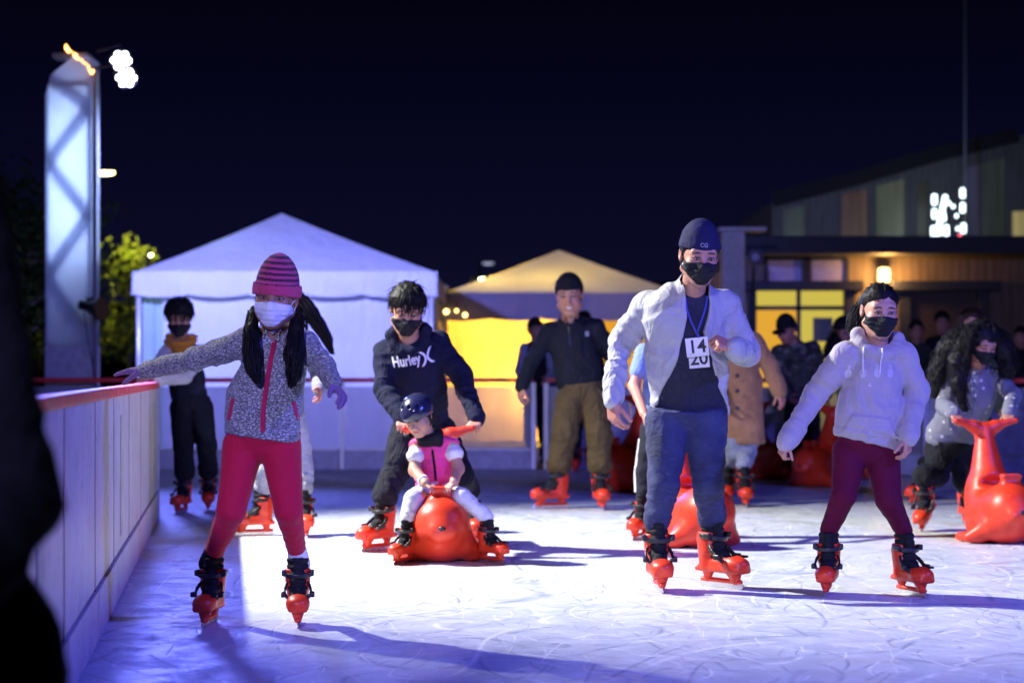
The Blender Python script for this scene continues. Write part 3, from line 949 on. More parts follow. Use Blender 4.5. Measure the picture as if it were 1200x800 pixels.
# ---------------------------------------------------------------- things laid onto cloth
def bvh_of(objs):
    vs, fs, o = [], [], 0
    for ob in objs:
        M = np.array(ob.matrix_local if ob.parent else ob.matrix_world); 
        off = np.array(ob.parent.location) if ob.parent else np.array(ob.location)
        me = ob.data; n = len(me.vertices); a = np.empty(n * 3, np.float32); me.vertices.foreach_get('co', a)
        vs += [tuple(x) for x in (a.reshape(-1, 3) + off)]
        fs += [tuple(x + o for x in p.vertices) for p in me.polygons]; o += n
    return BVHTree.FromPolygons(vs, fs)
def lay(C, tree, uv, org, off=.002, depth=.35):
    """points (x,y) in the chest frame at org -> on the cloth"""
    out = []
    for x, y in uv:
        p = org + C.u * x + C.v * y + C.f * depth
        hit = tree.ray_cast(V(p), -V(C.f), 1.0)
        out.append(np.array(hit[0]) + C.f * off if hit[0] is not None else None)
    return out
def strip(C, tree, line, w, org, off=.003, seg=40):
    pts = []
    ln = np.asarray(line, float); t = np.linspace(0, len(ln) - 1, seg)
    xy = np.stack([np.interp(t, range(len(ln)), ln[:, i]) for i in (0, 1)], 1)
    d = np.gradient(xy, axis=0); d /= np.linalg.norm(d, axis=1)[:, None] + 1e-9; nn = np.stack([-d[:, 1], d[:, 0]], 1)
    A = lay(C, tree, xy - nn * w / 2, org, off); Mi = lay(C, tree, xy, org, off + w * .18); B = lay(C, tree, xy + nn * w / 2, org, off)
    mb = MB()
    for i in range(seg - 1):
        for P, Q in ((A, Mi), (Mi, B)):
            if any(x is None for x in (P[i], P[i + 1], Q[i], Q[i + 1])): continue
            mb.quad(P[i], P[i + 1], Q[i + 1], Q[i])
    return mb
def text_mesh(txt, size, bold=0.0):
    cu = bpy.data.curves.new('lettering', 'FONT'); cu.body = txt; cu.size = size; cu.align_x = 'CENTER'; cu.align_y = 'CENTER'; cu.offset = bold; cu.resolution_u = 4
    o = bpy.data.objects.new('lettering', cu); COL.objects.link(o)
    bpy.context.view_layer.update()
    me = bpy.data.meshes.new_from_object(o.evaluated_get(bpy.context.evaluated_depsgraph_get()))
    bpy.data.objects.remove(o); bpy.data.curves.remove(cu)
    return me
def decal(C, tree, me, org, mat, name, off=.0025, rot=0.0, cut=.012, sx=1.0):
    bm = bmesh.new(); bm.from_mesh(me)
    bmesh.ops.triangulate(bm, faces=bm.faces)
    for _ in range(3):
        es = [e_ for e_ in bm.edges if e_.calc_length() > cut]
        if not es: break
        bmesh.ops.subdivide_edges(bm, edges=es, cuts=1); bmesh.ops.triangulate(bm, faces=[f for f in bm.faces if len(f.verts) > 3])
    ca, sa = math.cos(rot), math.sin(rot)
    xy = [(v.co.x * sx * ca - v.co.y * sa, v.co.x * sx * sa + v.co.y * ca) for v in bm.verts]
    P = lay(C, tree, xy, org, off)
    bad = []
    for v, p in zip(bm.verts, P):
        if p is None: bad.append(v)
        else: v.co = V(p)
    bmesh.ops.delete(bm, geom=bad, context='VERTS')
    out = bpy.data.meshes.new(name); bm.to_mesh(out); bm.free()
    return link(name, out, mat, C.root, C.base)
# ------------------------------------------------------------------ ground and ice
def ice_mat():
    m, t, p, o = nt('scratched_ice')
    co = coords(t)
    def arcs(scale, seed, k, width, lo, hi, dist=.15):
        """long smooth blade tracks: contour lines of a slow noise, broken up by a second one"""
        mp = node(t, 'ShaderNodeMapping'); mp.inputs['Location'].default_value = (seed * 3.1, seed * 1.7, seed * 5.3)
        mp.inputs['Rotation'].default_value = (0, 0, seed * 1.3); mp.inputs['Scale'].default_value = (1, .55, 1)
        t.links.new(co, mp.inputs[0])
        n = noise(t, mp.outputs[0], scale, 0, .5, dist)
        fr = mathn(t, 'FRACT', mathn(t, 'MULTIPLY', n, k))
        d = mathn(t, 'ABSOLUTE', mathn(t, 'SUBTRACT', fr, .5))
        l = ramp(t, d, [(0.0, 1.0), (width, 0.0)])
        brk = ramp(t, noise(t, mp.outputs[0], 2.2 + .3 * seed, 2), [(lo, 0.0), (hi, 1.0)])
        return mathn(t, 'MULTIPLY', l, brk)
    L = [arcs(.45, 1, 9, .030, .46, .56), arcs(.60, 2, 8, .032, .48, .58), arcs(.8, 3, 9, .05, .50, .60), arcs(1.1, 4, 7, .045, .50, .60), arcs(.5, 5, 17, .055, .48, .6), arcs(.7, 6, 14, .06, .5, .6),
         arcs(1.6, 7, 7, .06, .50, .6), arcs(2.4, 8, 6, .07, .50, .6), arcs(3.5, 9, 6, .09, .5, .62)]
    brk = ramp(t, noise(t, co, 3.0, 4), [(.36, .4), (.52, 1.0)])
    s = None
    for i, x in enumerate(L):
        x = mathn(t, 'MULTIPLY', x, (1.0, 1.0, .9, .9, .7, .7, .8, .7, .6)[i])
        s = x if s is None else mathn(t, 'MAXIMUM', s, x)
    s2 = mathn(t, 'MULTIPLY', s, brk)
    fine = noise(t, co, 24, 6, .7); blot = noise(t, co, 1.3, 5, .6)
    snow = ramp(t, noise(t, co, 5.0, 8, .75), [(.46, 0.0), (.68, 1.0)])
    base = ramp(t, blot, [(.3, (.52, .57, .62)), (.7, (.68, .71, .74))])
    base = mixc(t, mathn(t, 'MULTIPLY', snow, .55), base, (.80, .81, .82))
    gr = ramp(t, fine, [(.35, 0.0), (.65, 1.0)])
    base = mixc(t, mathn(t, 'MULTIPLY', gr, .25), base, (.42, .45, .52))
    base = mixc(t, mathn(t, 'MULTIPLY', s2, .85), base, (.20, .23, .33))
    wl_ = None
    for x in (arcs(.40, 11, 11, .022, .44, .54), arcs(.55, 12, 10, .026, .46, .56), arcs(.75, 13, 10, .03, .48, .58), arcs(1.0, 14, 9, .035, .5, .58), arcs(1.5, 15, 8, .04, .5, .58)):
        wl_ = x if wl_ is None else mathn(t, 'MAXIMUM', wl_, x)
    base = mixc(t, mathn(t, 'MULTIPLY', wl_, 1.0), base, (.90, .91, .92))
    gr2 = ramp(t, noise(t, co, 95, 3, .7), [(.40, 0.0), (.62, 1.0)]); base = mixc(t, mathn(t, 'MULTIPLY', gr2, .28), base, (.30, .34, .42))
    wide = ramp(t, mathn(t, 'ABSOLUTE', mathn(t, 'SUBTRACT', noise(t, coords(t, (1.5, .9, 1)), 1.1, 1, .5, .9), .5)), [(0, 1.0), (.006, 0.0)])
    base = mixc(t, mathn(t, 'MULTIPLY', wide, .5), base, (.85, .86, .88))
    t.links.new(base, p.inputs['Base Color'])
    t.links.new(mathn(t, 'ADD', mathn(t, 'MULTIPLY', snow, .3), mathn(t, 'ADD', .30, mathn(t, 'MULTIPLY', fine, .2))), p.inputs['Roughness'])
    p.inputs['Specular IOR Level'].default_value = .4
    hgt = mathn(t, 'SUBTRACT', mathn(t, 'ADD', mathn(t, 'MULTIPLY', fine, .5), mathn(t, 'MULTIPLY', snow, .5)), mathn(t, 'MULTIPLY', s2, 1.1))
    bump(t, p, hgt, .22, .010)
    return m
ICE = ice_mat()
ASPH = flat('asphalt', (.045, .045, .048), .85, bs=.3, bscale=90)
mb = MB(); mb.quad((-120, -12, -.06), (120, -12, -.06), (120, 260, -.06), (-120, 260, -.06))
tag(mb.build('ground', ASPH), kind='structure', label='dark asphalt ground around the rink')

def wallx(y): return -1.60 - .1375 * (y - 7.84)
mb = MB(); mb.quad((wallx(-2) - .1, -2, 0), (14, -2, 0), (14, 19.5, 0), (3.3, 21.0, 0), (.4, 22.45, 0), (-4.6, 22.45, 0), (-4.6, 15.0, 0), (wallx(15) - .1, 15.0, 0))
tag(mb.build('ice', ICE), kind='structure', label='white scratched ice surface of the rink')

# ------------------------------------------------------------------ rink barriers
def board_mat():
    m, t, p, o = nt('rink_board')
    co = coords(t, (1, 1, .22)); n = noise(t, co, 9, 6, .65); n2 = noise(t, coords(t), 3, 5)
    c = ramp(t, n2, [(.3, (.44, .44, .47)), (.7, (.58, .58, .60))])
    d = ramp(t, n, [(.55, 0.0), (.72, 1.0)])
    c = mixc(t, mathn(t, 'MULTIPLY', d, .35), c, (.16, .16, .19))
    sc = ramp(t, noise(t, coords(t, (5, 5, 9)), 1.6, 6, .7), [(.58, 0.0), (.66, 1.0)])
    c = mixc(t, mathn(t, 'MULTIPLY', sc, .5), c, (.08, .08, .10))
    t.links.new(c, p.inputs['Base Color']); p.inputs['Roughness'].default_value = .42
    bump(t, p, noise(t, coords(t, (1, 1, .3)), 5, 4), .15, .02)
    return m
BOARD = board_mat()
RAIL = flat('red_rail', (.78, .020, .032), .4, bscale=40, var=.3)
SEAM = flat('seam_rubber', (.03, .03, .035), .7)
CREAM = flat('yellowed_board', (.46, .45, .40), .5, var=.25)
POST = flat('galvanised_post', (.42, .43, .46), .42, .7)
GREYP = flat('grey_plastic', (.50, .51, .55), .5, var=.2)

lb = empty('rink_barrier', (wallx(8), 8, 0))
tag(lb, 'white scuffed board barrier with red top rail running along the left of the ice', 'barrier')
base = np.array([wallx(8), 8, 0])
ang = math.atan(.1375)
tv = np.array([-math.sin(ang), math.cos(ang), 0]); nv = np.array([math.cos(ang), math.sin(ang), 0])
def lw(y, off=0.0, z=0.0): return np.array([wallx(y), y, z]) + nv * off
ys = [15.0, 13.55, 12.15, 10.75, 9.35, 8.05, 6.55, 5.05, 3.55, 2.05, .5]
for i in range(len(ys) - 1):
    y0, y1 = ys[i] - .012, ys[i + 1] + .012
    mb = MB(); c = (lw(y0) + lw(y1)) / 2 - nv * .03; mb.box((c[0], c[1], .575), (.04, np.linalg.norm(lw(y1) - lw(y0)), .745), ang)
    pn = mb.build('panel', BOARD, lb, base, bev=.004)
    mb = MB(); c = (lw(y0) + lw(y1)) / 2 - nv * .02; mb.box((c[0], c[1], .10), (.05, np.linalg.norm(lw(y1) - lw(y0)), .196), ang)
    mb.build('kick_board', BOARD, lb, base, bev=.006)
    if i % 3 == 0:
        mb = MB(); ym = y0 * .45 + y1 * .55; a = lw(ym + .16, -.0085, .28); 
        c = lw(ym, -.0085); mb.box((c[0], c[1], .56), (.004, .22, .58), ang)
        mb.build('board_patch', CREAM, lb, base)
for y in ys[1:-1]:
    mb = MB(); c = lw(y, -.024); mb.box((c[0], c[1], .47), (.03, .022, .94), ang); mb.build('seam', SEAM, lb, base)
mb = MB(); c = (lw(15.0) + lw(.5)) / 2 - nv * .03; L_ = np.linalg.norm(lw(15.0) - lw(.5))
mb.box((c[0], c[1], .967), (.075, L_ + .04, .045), ang); mb.build('top_rail', RAIL, lb, base, bev=.010)
mb = MB(); c2 = c - nv * .07; mb.box((c2[0], c2[1], .955), (.06, L_ + .04, .05), ang); mb.build('rail_ledge', BOARD, lb, base, bev=.008)
mb = MB(); c = lw(15.02, -.05); mb.box((c[0], c[1], .475), (.10, .05, .94), ang); mb.build('end_post', BOARD, lb, base, bev=.006)

def clear_mat():
    m, t, p, o = nt('frosted_panel')
    t.nodes.remove(p)
    tr = node(t, 'ShaderNodeBsdfTransparent'); tr.inputs[0].default_value = (.93, .93, .96, 1)
    df = node(t, 'ShaderNodeBsdfDiffuse'); tl = node(t, 'ShaderNodeBsdfTranslucent'); gl = node(t, 'ShaderNodeBsdfGlossy'); gl.inputs['Roughness'].default_value = .25
    n = noise(t, coords(t, (1, 1, .25)), 5, 5)
    c = ramp(t, n, [(.3, (.66, .67, .72)), (.7, (.82, .82, .85))]); t.links.new(c, df.inputs[0]); t.links.new(c, tl.inputs[0])
    m1 = node(t, 'ShaderNodeMixShader', i_0=.5); t.links.new(df.outputs[0], m1.inputs[1]); t.links.new(tl.outputs[0], m1.inputs[2])
    m2 = node(t, 'ShaderNodeMixShader', i_0=.46); t.links.new(tr.outputs[0], m2.inputs[1]); t.links.new(m1.outputs[0], m2.inputs[2])
    m3 = node(t, 'ShaderNodeMixShader', i_0=.03); t.links.new(m2.outputs[0], m3.inputs[1]); t.links.new(gl.outputs[0], m3.inputs[2])
    t.links.new(m3.outputs[0], o.inputs[0]); return m
CLEAR = clear_mat()
def barrier(pts, label, dark=()):
    b = empty('rink_barrier', (pts[0][0], pts[0][1], 0)); base = np.array([pts[0][0], pts[0][1], 0])
    tag(b, label, 'barrier')
    for i in range(len(pts) - 1):
        a = np.array([pts[i][0], pts[i][1], 0.]); c = np.array([pts[i + 1][0], pts[i + 1][1], 0.])
        d = nrm(c - a); L = np.linalg.norm(c - a); rz = math.atan2(d[1], d[0]); m = (a + c) / 2
        mb = MB(); mb.box((m[0], m[1], .555), (L - .075, .012, .70), rz); mb.build('panel', GREYP if i in dark else CLEAR, b, base)
        mb = MB(); mb.box((m[0], m[1], .107), (L - .07, .05, .206), rz); mb.build('kick_board', GREYP, b, base, bev=.008)
        mb = MB(); mb.box((m[0], m[1], .222), (L - .07, .035, .02), rz); mb.build('panel_frame', POST, b, base)
        mb = MB(); mb.box((m[0], m[1], .978), (L - .004, .07, .05), rz); mb.build('top_rail', RAIL, b, base, bev=.008)
    for i, q in enumerate(pts):
        mb = MB(); mb.box((q[0], q[1], .476), (.06, .06, .95), 0); mb.build('post', POST, b, base, bev=.006)
def bx(px, Y=22.4): return (px - 600) * Y / FPX
barrier([(bx(-30), 22.4), (bx(177), 22.4), (bx(401), 22.4), (bx(625), 22.4)], 'translucent panel barrier with red rail across the back of the rink before the tents')
barrier([(bx(640, 22.42), 22.42), (bx(742), 22.4)], 'short grey gate panel of the back barrier beside the gap', dark=(0,))
barrier([(bx(775, 22.2), 22.2), (bx(930, 21.6), 21.6), (bx(1085, 21.0), 21.0), (bx(1262, 20.4), 20.4), (bx(1480, 19.6), 19.6)], 'barrier with dark panels and red rail at the right back before the building', dark=(0, 2))

# ------------------------------------------------------------------ light tower wrapped in white fabric
def fabric_mat(name, col, tl=.5, wr=.25, wsc=3):
    m, t, p, o = nt(name); t.nodes.remove(p)
    df = node(t, 'ShaderNodeBsdfDiffuse'); tr = node(t, 'ShaderNodeBsdfTranslucent')
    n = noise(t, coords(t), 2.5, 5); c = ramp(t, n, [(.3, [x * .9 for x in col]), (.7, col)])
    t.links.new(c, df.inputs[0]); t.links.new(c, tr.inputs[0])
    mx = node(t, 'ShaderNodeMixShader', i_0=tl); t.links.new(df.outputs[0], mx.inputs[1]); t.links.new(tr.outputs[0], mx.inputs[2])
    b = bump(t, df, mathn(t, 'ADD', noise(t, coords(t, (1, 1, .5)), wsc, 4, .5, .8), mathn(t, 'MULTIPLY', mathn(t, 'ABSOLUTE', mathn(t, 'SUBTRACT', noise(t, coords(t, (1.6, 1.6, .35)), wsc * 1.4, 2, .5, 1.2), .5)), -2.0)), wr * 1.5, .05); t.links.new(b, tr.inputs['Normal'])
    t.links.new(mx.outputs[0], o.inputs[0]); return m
TOWF = fabric_mat('tower_fabric', (.78, .80, .86), .6, .1)
tY = 22.6; ts = FPX / tY
def tx(px): return (px - 600) / ts
def tz(py): return CAMH - (py - HORY) / ts
tb = np.array([tx(82), tY + .25, 0.0])
tow = empty('light_tower', tb); tag(tow, 'tall truss light tower wrapped in glowing white fabric behind the left barrier', 'light tower')
x0, x1 = tx(53), tx(106); y0, y1 = tY, tY + .5
zt, zl, zb = tz(66), tz(95), tz(405)
mb = MB(); prof = [(x0, zb), (x1, zb), (x1, zt), (x0 + (x1 - x0) * .62, zt), (x0 + (x1 - x0) * .12, tz(88)), (x0, tz(112))]
n = len(prof)
mb.v += [(x, y0, z) for x, z in prof] + [(x, y1, z) for x, z in prof]
mb.f += [tuple(range(n))] + [(i, i + n, (i + 1) % n + n, (i + 1) % n) for i in range(n)]
mb.build('fabric_cover', TOWF, tow, tb)
mb = MB()
for xx in (x0 + .03, x1 - .03):
    for yy in (y0 + .05, y1 - .05): mb.tube([(xx, yy, 0), (xx, yy, zt - (.35 if xx < tx(80) else .05))], .022, 8)
zs = [tz(q) for q in (70, 125, 195, 240, 300, 350, 400)]
zz = [tz(q) for q in (95, 128, 190, 253, 318, 385)]
for i in range(5):
    xa, xb = (x1 - .04, x0 + .04) if i % 2 == 1 else (x0 + .04, x1 - .04)
    mb.beam((xa, y0 + .06, zz[i]), (xb, y0 + .06, zz[i + 1]), .12, .02, up=(0, 1, 0))
mb.build('diagonal_brace', fabric_mat('brace_sleeve', (.80, .84, .95), .60, .05), tow, tb)
mb = MB()
for z in (tz(100), tz(404)): mb.beam((x0 + .03, y0 + .03, z), (x1 - .03, y0 + .03, z), .04, .02, up=(0, 1, 0))
mb.build('truss', POST, tow, tb)
mb = MB(); mb.quad((x0 + .04, y1 - .05, tz(300)), (x1 - .04, y1 - .05, tz(300)), (x1 - .04, y1 - .05, tz(120)), (x0 + .04, y1 - .05, tz(120)))
def led_mat():
    m = bpy.data.materials.new('led_sheet'); m.use_nodes = True; t = m.node_tree; t.nodes.clear()
    o = t.nodes.new('ShaderNodeOutputMaterial'); em = node(t, 'ShaderNodeEmission'); em.inputs[0].default_value = (.44, .60, 1, 1)
    n = noise(t, coords(t), 2.2, 2); em.inputs[1].default_value = 1.5
    t.links.new(mathn(t, 'ADD', 5.5, mathn(t, 'MULTIPLY', n, 7.0)), em.inputs[1])
    t.links.new(em.outputs[0], o.inputs[0]); return m
mb.build('led_backlight', led_mat(), tow, tb)
mb = MB(); mb.tube([(tx(110.5), y0 + .02, 0), (tx(110.5), y0 + .02, tz(78))], .026, 10)
mb.build('mast', flat('white_pole', (.22, .22, .25), .5, bscale=20), tow, tb, smooth=True)
mb = MB(); mb.box(((x0 + x1) / 2, y0 + .25, zb / 2), (x1 - x0 + .02, .46, zb - .01)); mb.build('base_cabinet', GREYP, tow, tb, bev=.01)
mb = MB(); mb.box(((x0 + x1) / 2, y0 + .25, zt + .03), (x1 - x0 - .1, .3, .05)); mb.build('top_plate', POST, tow, tb, bev=.01)

def par(px, py, label, tilt):
    c = np.array([tx(px), tY - .05, tz(py)]); b = empty('par_light', c)
    tag(b, label, 'stage light', 'stage lights on the light tower')
    d = nrm([.25, -1, tilt])
    mb = MB(); mb.tube([c + d * .0, c - d * .10, c - d * .17], [.125, .125, .06], 16); mb.build('housing', BLACKP, b, c)
    mb = MB(); ux = nrm(np.cross(d, (0, 0, 1))); uz = np.cross(ux, d)
    for k in range(7):
        q = c + d * .006 + (0 if k == 6 else 1) * (ux * math.cos(k * math.pi / 3) + uz * math.sin(k * math.pi / 3)) * .078
        mb.disc(q + d * .004, d, .029, 12, .006)
    mb.build('led_lens', glow('led_white', (.72, .74, 1.0), 60), b, c)
    mb = MB(); mb.tube([c - d * .1 + ux * .14, c - d * .1 - ux * .14 * 0 + uz * .17, c - d * .1 - ux * .14], .012, 6)
    mb.tube([c - d * .1 + uz * .17, (tx(112), tY + .05, c[2] + .12)], .018, 6); mb.build('bracket', BLACKP, b, c)
par(143, 72, 'upper round led stage light on the tower arm', -.35)
par(149, 92, 'lower round led stage light on the tower arm', -.5)
mb = MB(); rg = random.Random(3)
pts = []
for i in range(17):
    t_ = i / 16; px = 79 + 33 * t_; py = 55 + 30 * t_ ** .7 - 5 * math.sin(t_ * 3.1)
    pts.append(np.array([tx(px) + rg.gauss(0, .008), tY - .06 - .1 * math.sin(t_ * 3), tz(py) + rg.gauss(0, .012)]))
sb_ = pts[-1]; st = empty('string_light', sb_); tag(st, 'short string of warm bulbs draped over the light tower top', 'string light')
mb.tube(pts, .005, 5); mb.build('cable', BLACKP, st, sb_)
for i, q in enumerate(pts[::1]):
    mb = MB(); mb.ball(q + np.array([0, -.01, -.012]), .007 + .015 * rg.random() ** 2, 7, 5); mb.build('bulb', glow('warm_bulb', (1.0, .42, .10), 11), st, sb_)
c = W(108, 360, tY - .2); fl = empty('loudspeaker', c); tag(fl, 'black horn loudspeaker clamped to the light tower mast', 'loudspeaker')
mb = MB(); mb.tube([c + (-.14, .02, .03), c + (-.05, 0, .01), c + (.10, -.06, -.02), c + (.12, -.07, -.02)], [.05, .055, .13, .13], 12); mb.build('horn', BLACKP, fl, c)
mb = MB(); mb.box(c + (-.02, .09, .06), (.10, .12, .10)); mb.tube([c + (0, .05, 0), c + (.03, .2, 0)], .02, 6); mb.build('bracket', BLACKP, fl, c)
mb = MB(); mb.tube([c + (-.1, .05, -.05), c + (-.06, .08, -.4), c + (.02, .1, -.8), c + (.04, .12, -.95)], .008, 5); mb.build('cable', BLACKP, fl, c)

# ------------------------------------------------------------------ tents
TENT = fabric_mat('tent_fabric', (.66, .66, .72), .25, .35, 1.6)
TENTG = fabric_mat('beige_tent_fabric', (.54, .58, .40), .18, .3, 2.5)
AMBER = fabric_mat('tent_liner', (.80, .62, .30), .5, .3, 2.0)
TPOLE = flat('tent_pole', (.6, .6, .62), .4, .5)
def grid_sheet(fn, nu, nv):
    mb = MB()
    for i in range(nu + 1):
        for j in range(nv + 1): mb.v.append(tuple(map(float, fn(i / nu, j / nv))))
    for i in range(nu):
        for j in range(nv):
            a = i * (nv + 1) + j; mb.f.append((a, a + nv + 1, a + nv + 2, a + 1))
    return mb
def tent(name, label, xl, xr, yf, depth, ze, zv, zp, roof, wall, px, closed=True, drape=None):
    """hip-roofed frame tent; ze eave, zv lower edge of the valance, zp peak at x = px"""
    base = np.array([(xl + xr) / 2, yf + depth / 2, 0]); t = empty('tent', base); tag(t, label, 'tent')
    pk = np.array([px, yf + depth / 2, zp])
    cs = [np.array([xl, yf, ze]), np.array([xr, yf, ze]), np.array([xr, yf + depth, ze]), np.array([xl, yf + depth, ze])]
    me = MB()
    for i in range(4):
        a, b = cs[i], cs[(i + 1) % 4]
        def fn(u_, v_):
            p = (a * (1 - u_) + b * u_) * (1 - v_) + pk * v_
            sag = .022 * math.sin(math.pi * v_) * (1 - .4 * math.sin(math.pi * u_)) 
            return p - np.array([0, 0, sag + .012 * math.sin(u_ * 40 + v_ * 3) * (1 - v_) * v_])
        g = grid_sheet(fn, 24, 12); n = len(me.v); me.v += g.v; me.f += [tuple(n + i for i in q) for q in g.f]
    me.build('roof', roof, t, base, smooth=True)
    me = MB()
    out = .05
    for i in range(4):
        a, b = cs[i], cs[(i + 1) % 4]; d = nrm(b - a); nn = np.array([d[1], -d[0], 0])
        L = np.linalg.norm(b - a)
        def fn(u_, v_):
            p = a * (1 - u_) + b * u_; sc = .045 * abs(math.sin(u_ * L * 4.2)) ** .6
            z = ze - (ze - zv - .03 + sc) * v_
            w = out * math.sin(min(1, v_ * 2) * 1.57) + .02 * math.sin(u_ * L * 8.4) * v_ 
            return np.array([p[0], p[1], 0]) + nn * w + d * (out * (2 * u_ - 1)) + np.array([0, 0, z])
        g = grid_sheet(fn, 80, 6); n = len(me.v); me.v += g.v; me.f += [tuple(n + i for i in q) for q in g.f]
    me.build('valance', TENT if drape is None else drape, t, base, smooth=True)
    for i, q in enumerate(cs):
        m2 = MB(); qq = q + (np.array([base[0], base[1], 0]) - q * (1, 1, 0)) * .012; m2.tube([(qq[0], qq[1], 0), (qq[0], qq[1], ze)], .035, 8); m2.build('pole', TPOLE, t, base, smooth=True)
    def wallsheet(a, b, mat, nm='side_wall', amp=.03, fr=14):
        d = nrm(b - a); nn = np.array([d[1], -d[0], 0]); L = np.linalg.norm((b - a)[:2])
        def fn(u_, v_):
            p = a * (1 - u_) + b * u_; p = p * (1, 1, 0)
            return p + nn * amp * (math.sin(u_ * L * fr / 3) * .5 + .5 * math.sin(u_ * L * fr * .77 + 2)) * (1 - .6 * v_) + np.array([0, 0, .02 + (ze - .06) * v_])
        grid_sheet(fn, 70, 6).build(nm, mat, t, base, smooth=True)
    return t, cs, base, wallsheet
Yt = 27.5; s1 = FPX / Yt
def p1(px): return (px - 600) / s1
def z1(py, Y=Yt): return CAMH - (py - HORY) * Y / FPX
t1, cs, b1, ws = tent('tent', 'white peaked tent glowing violet behind the left of the rink', p1(160), p1(508), Yt, 4.6, z1(318), z1(347), z1(250, Yt + 2.3), TENT, TENT, (330 - 600) / FPX * (Yt + 2.3))
i_ = np.array([.05, 0, 0])
ws(cs[0] + np.array([.34, .12, 0]), cs[1] + np.array([-.08, .12, 0]), TENT, amp=.025)
ws(cs[2] - i_, cs[3] + i_, TENT)
CURT = fabric_mat('greenish_curtain', (.46, .62, .52), .4, .2)
ws(cs[0] + np.array([.05, .16, 0]), cs[0] + np.array([.36, .20, 0]), CURT, nm='curtain', amp=.05, fr=60)
ws(cs[1] + np.array([-.06, .1, 0]), cs[2] + np.array([-.06, -.05, 0]), TENT)
lamp('tent_lamp', (cs[0][0] + .9, Yt + 1.6, 2.0), 26, (.75, 1.0, .72), .15)

Yu = 31.0
def p2(px, Y=Yu): return (px - 600) * Y / FPX
t2, cs2, b2, ws2 = tent('tent', 'beige peaked tent with a warm yellow lit interior behind the rink', p2(519), p2(800), Yu, 4.4, z1(343, Yu), z1(375, Yu), z1(293, Yu + 2.2), TENTG, AMBER, (655 - 600) / FPX * (Yu + 2.2), drape=fabric_mat('shaded_valance', (.14, .14, .20), .1, .3))  # valance fabric darkened: its shade is put into the colour
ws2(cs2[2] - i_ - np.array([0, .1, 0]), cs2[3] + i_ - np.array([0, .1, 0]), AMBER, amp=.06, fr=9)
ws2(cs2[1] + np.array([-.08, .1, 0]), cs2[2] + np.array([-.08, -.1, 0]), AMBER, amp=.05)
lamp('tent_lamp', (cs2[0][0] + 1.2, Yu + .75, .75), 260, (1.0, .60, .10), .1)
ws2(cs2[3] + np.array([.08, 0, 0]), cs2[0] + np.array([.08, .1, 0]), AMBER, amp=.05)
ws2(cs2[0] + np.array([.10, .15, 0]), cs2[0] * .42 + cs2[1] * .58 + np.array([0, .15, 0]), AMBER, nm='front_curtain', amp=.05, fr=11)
YEL = (1.0, .60, .10)
for q in ((cs2[0][0] + .6, Yu + .9, 2.0), (cs2[0][0] + 1.7, Yu + 1.0, 1.9), (cs2[0][0] + 2.9, Yu + 2.2, 2.0)):
    lamp('tent_lamp', q, 115, YEL, .06)
for k, (px, py, w) in enumerate(((523, 365, .035), (535, 364, .022), (545, 369, .03))):
    c = W(px, py, Yu - .12)
    b = empty('hanging_bulb', c); tag(b, 'warm bulb hanging under the front eave of the beige tent', 'bulb', 'bulbs under the beige tent eave')
    m2 = MB(); m2.ball(c, w, 10, 8); m2.build('globe', glow('yellow_bulb', (1, .62, .16), 10), b, c)
    m2 = MB(); m2.tube([c + (0, 0, w), c + (0, .03, w + .12)], .012, 6); m2.build('socket', BLACKP, b, c)

# ------------------------------------------------------------------ street lamps, trees
def street_lamp(px, py, Y, label, arm, watts, gcol=(1, .80, .25), strength=30, size=1.0):
    c = W(px, py, Y); b = empty('street_lamp', (c[0] - arm, Y, 0)); base = np.array([c[0] - arm, Y, 0])
    tag(b, label, 'street lamp')
    m2 = MB(); m2.tube([(base[0], Y, 0), (base[0], Y, c[2] * .6), (base[0], Y, c[2] + .05)], [.09, .07, .05], 8)
    m2.tube([(base[0], Y, c[2] + .05), (base[0] + arm * .5, Y, c[2] + .14), (c[0], Y, c[2] + .06)], .04, 6); m2.build('pole', flat('dark_pole', (.05, .05, .055), .6), b, base)
    m2 = MB(); m2.box(c + (0, 0, .05), (.62 * size, .26 * size, .08)); m2.build('lamp_head', flat('dark_pole', (.05, .05, .055), .6), b, base, bev=.02)
    m2 = MB(); m2.ball(c, .20 * size, 12, 8, (1.35, .6, .45)); m2.build('lamp_lens', glow('sodium_lens_%d' % int(strength), gcol, strength), b, base)
    if watts: spot('street_lamp_light', c - np.array([0, .2, .3]), (c[0] + .6, c[1] - 2.2, .8), watts, gcol, 110, .5, .2)
street_lamp(124, 202, 47, 'street lamp with yellow light sticking out behind the light tower', .9, 3600, size=.72)
street_lamp(572, 327, 60, 'bright round lamp above the beige tent roof', .5, 0, (1, .9, .45), 40, .9)
street_lamp(572, 308, 95, 'faint far lamp higher above the beige tent', .4, 0, (.5, .55, .8), .9, 1.0)
street_lamp(176, 299, 44, 'small lamp shining through the lit tree beside the white tent', .05, 0, (1, .9, .4), 60, .18)

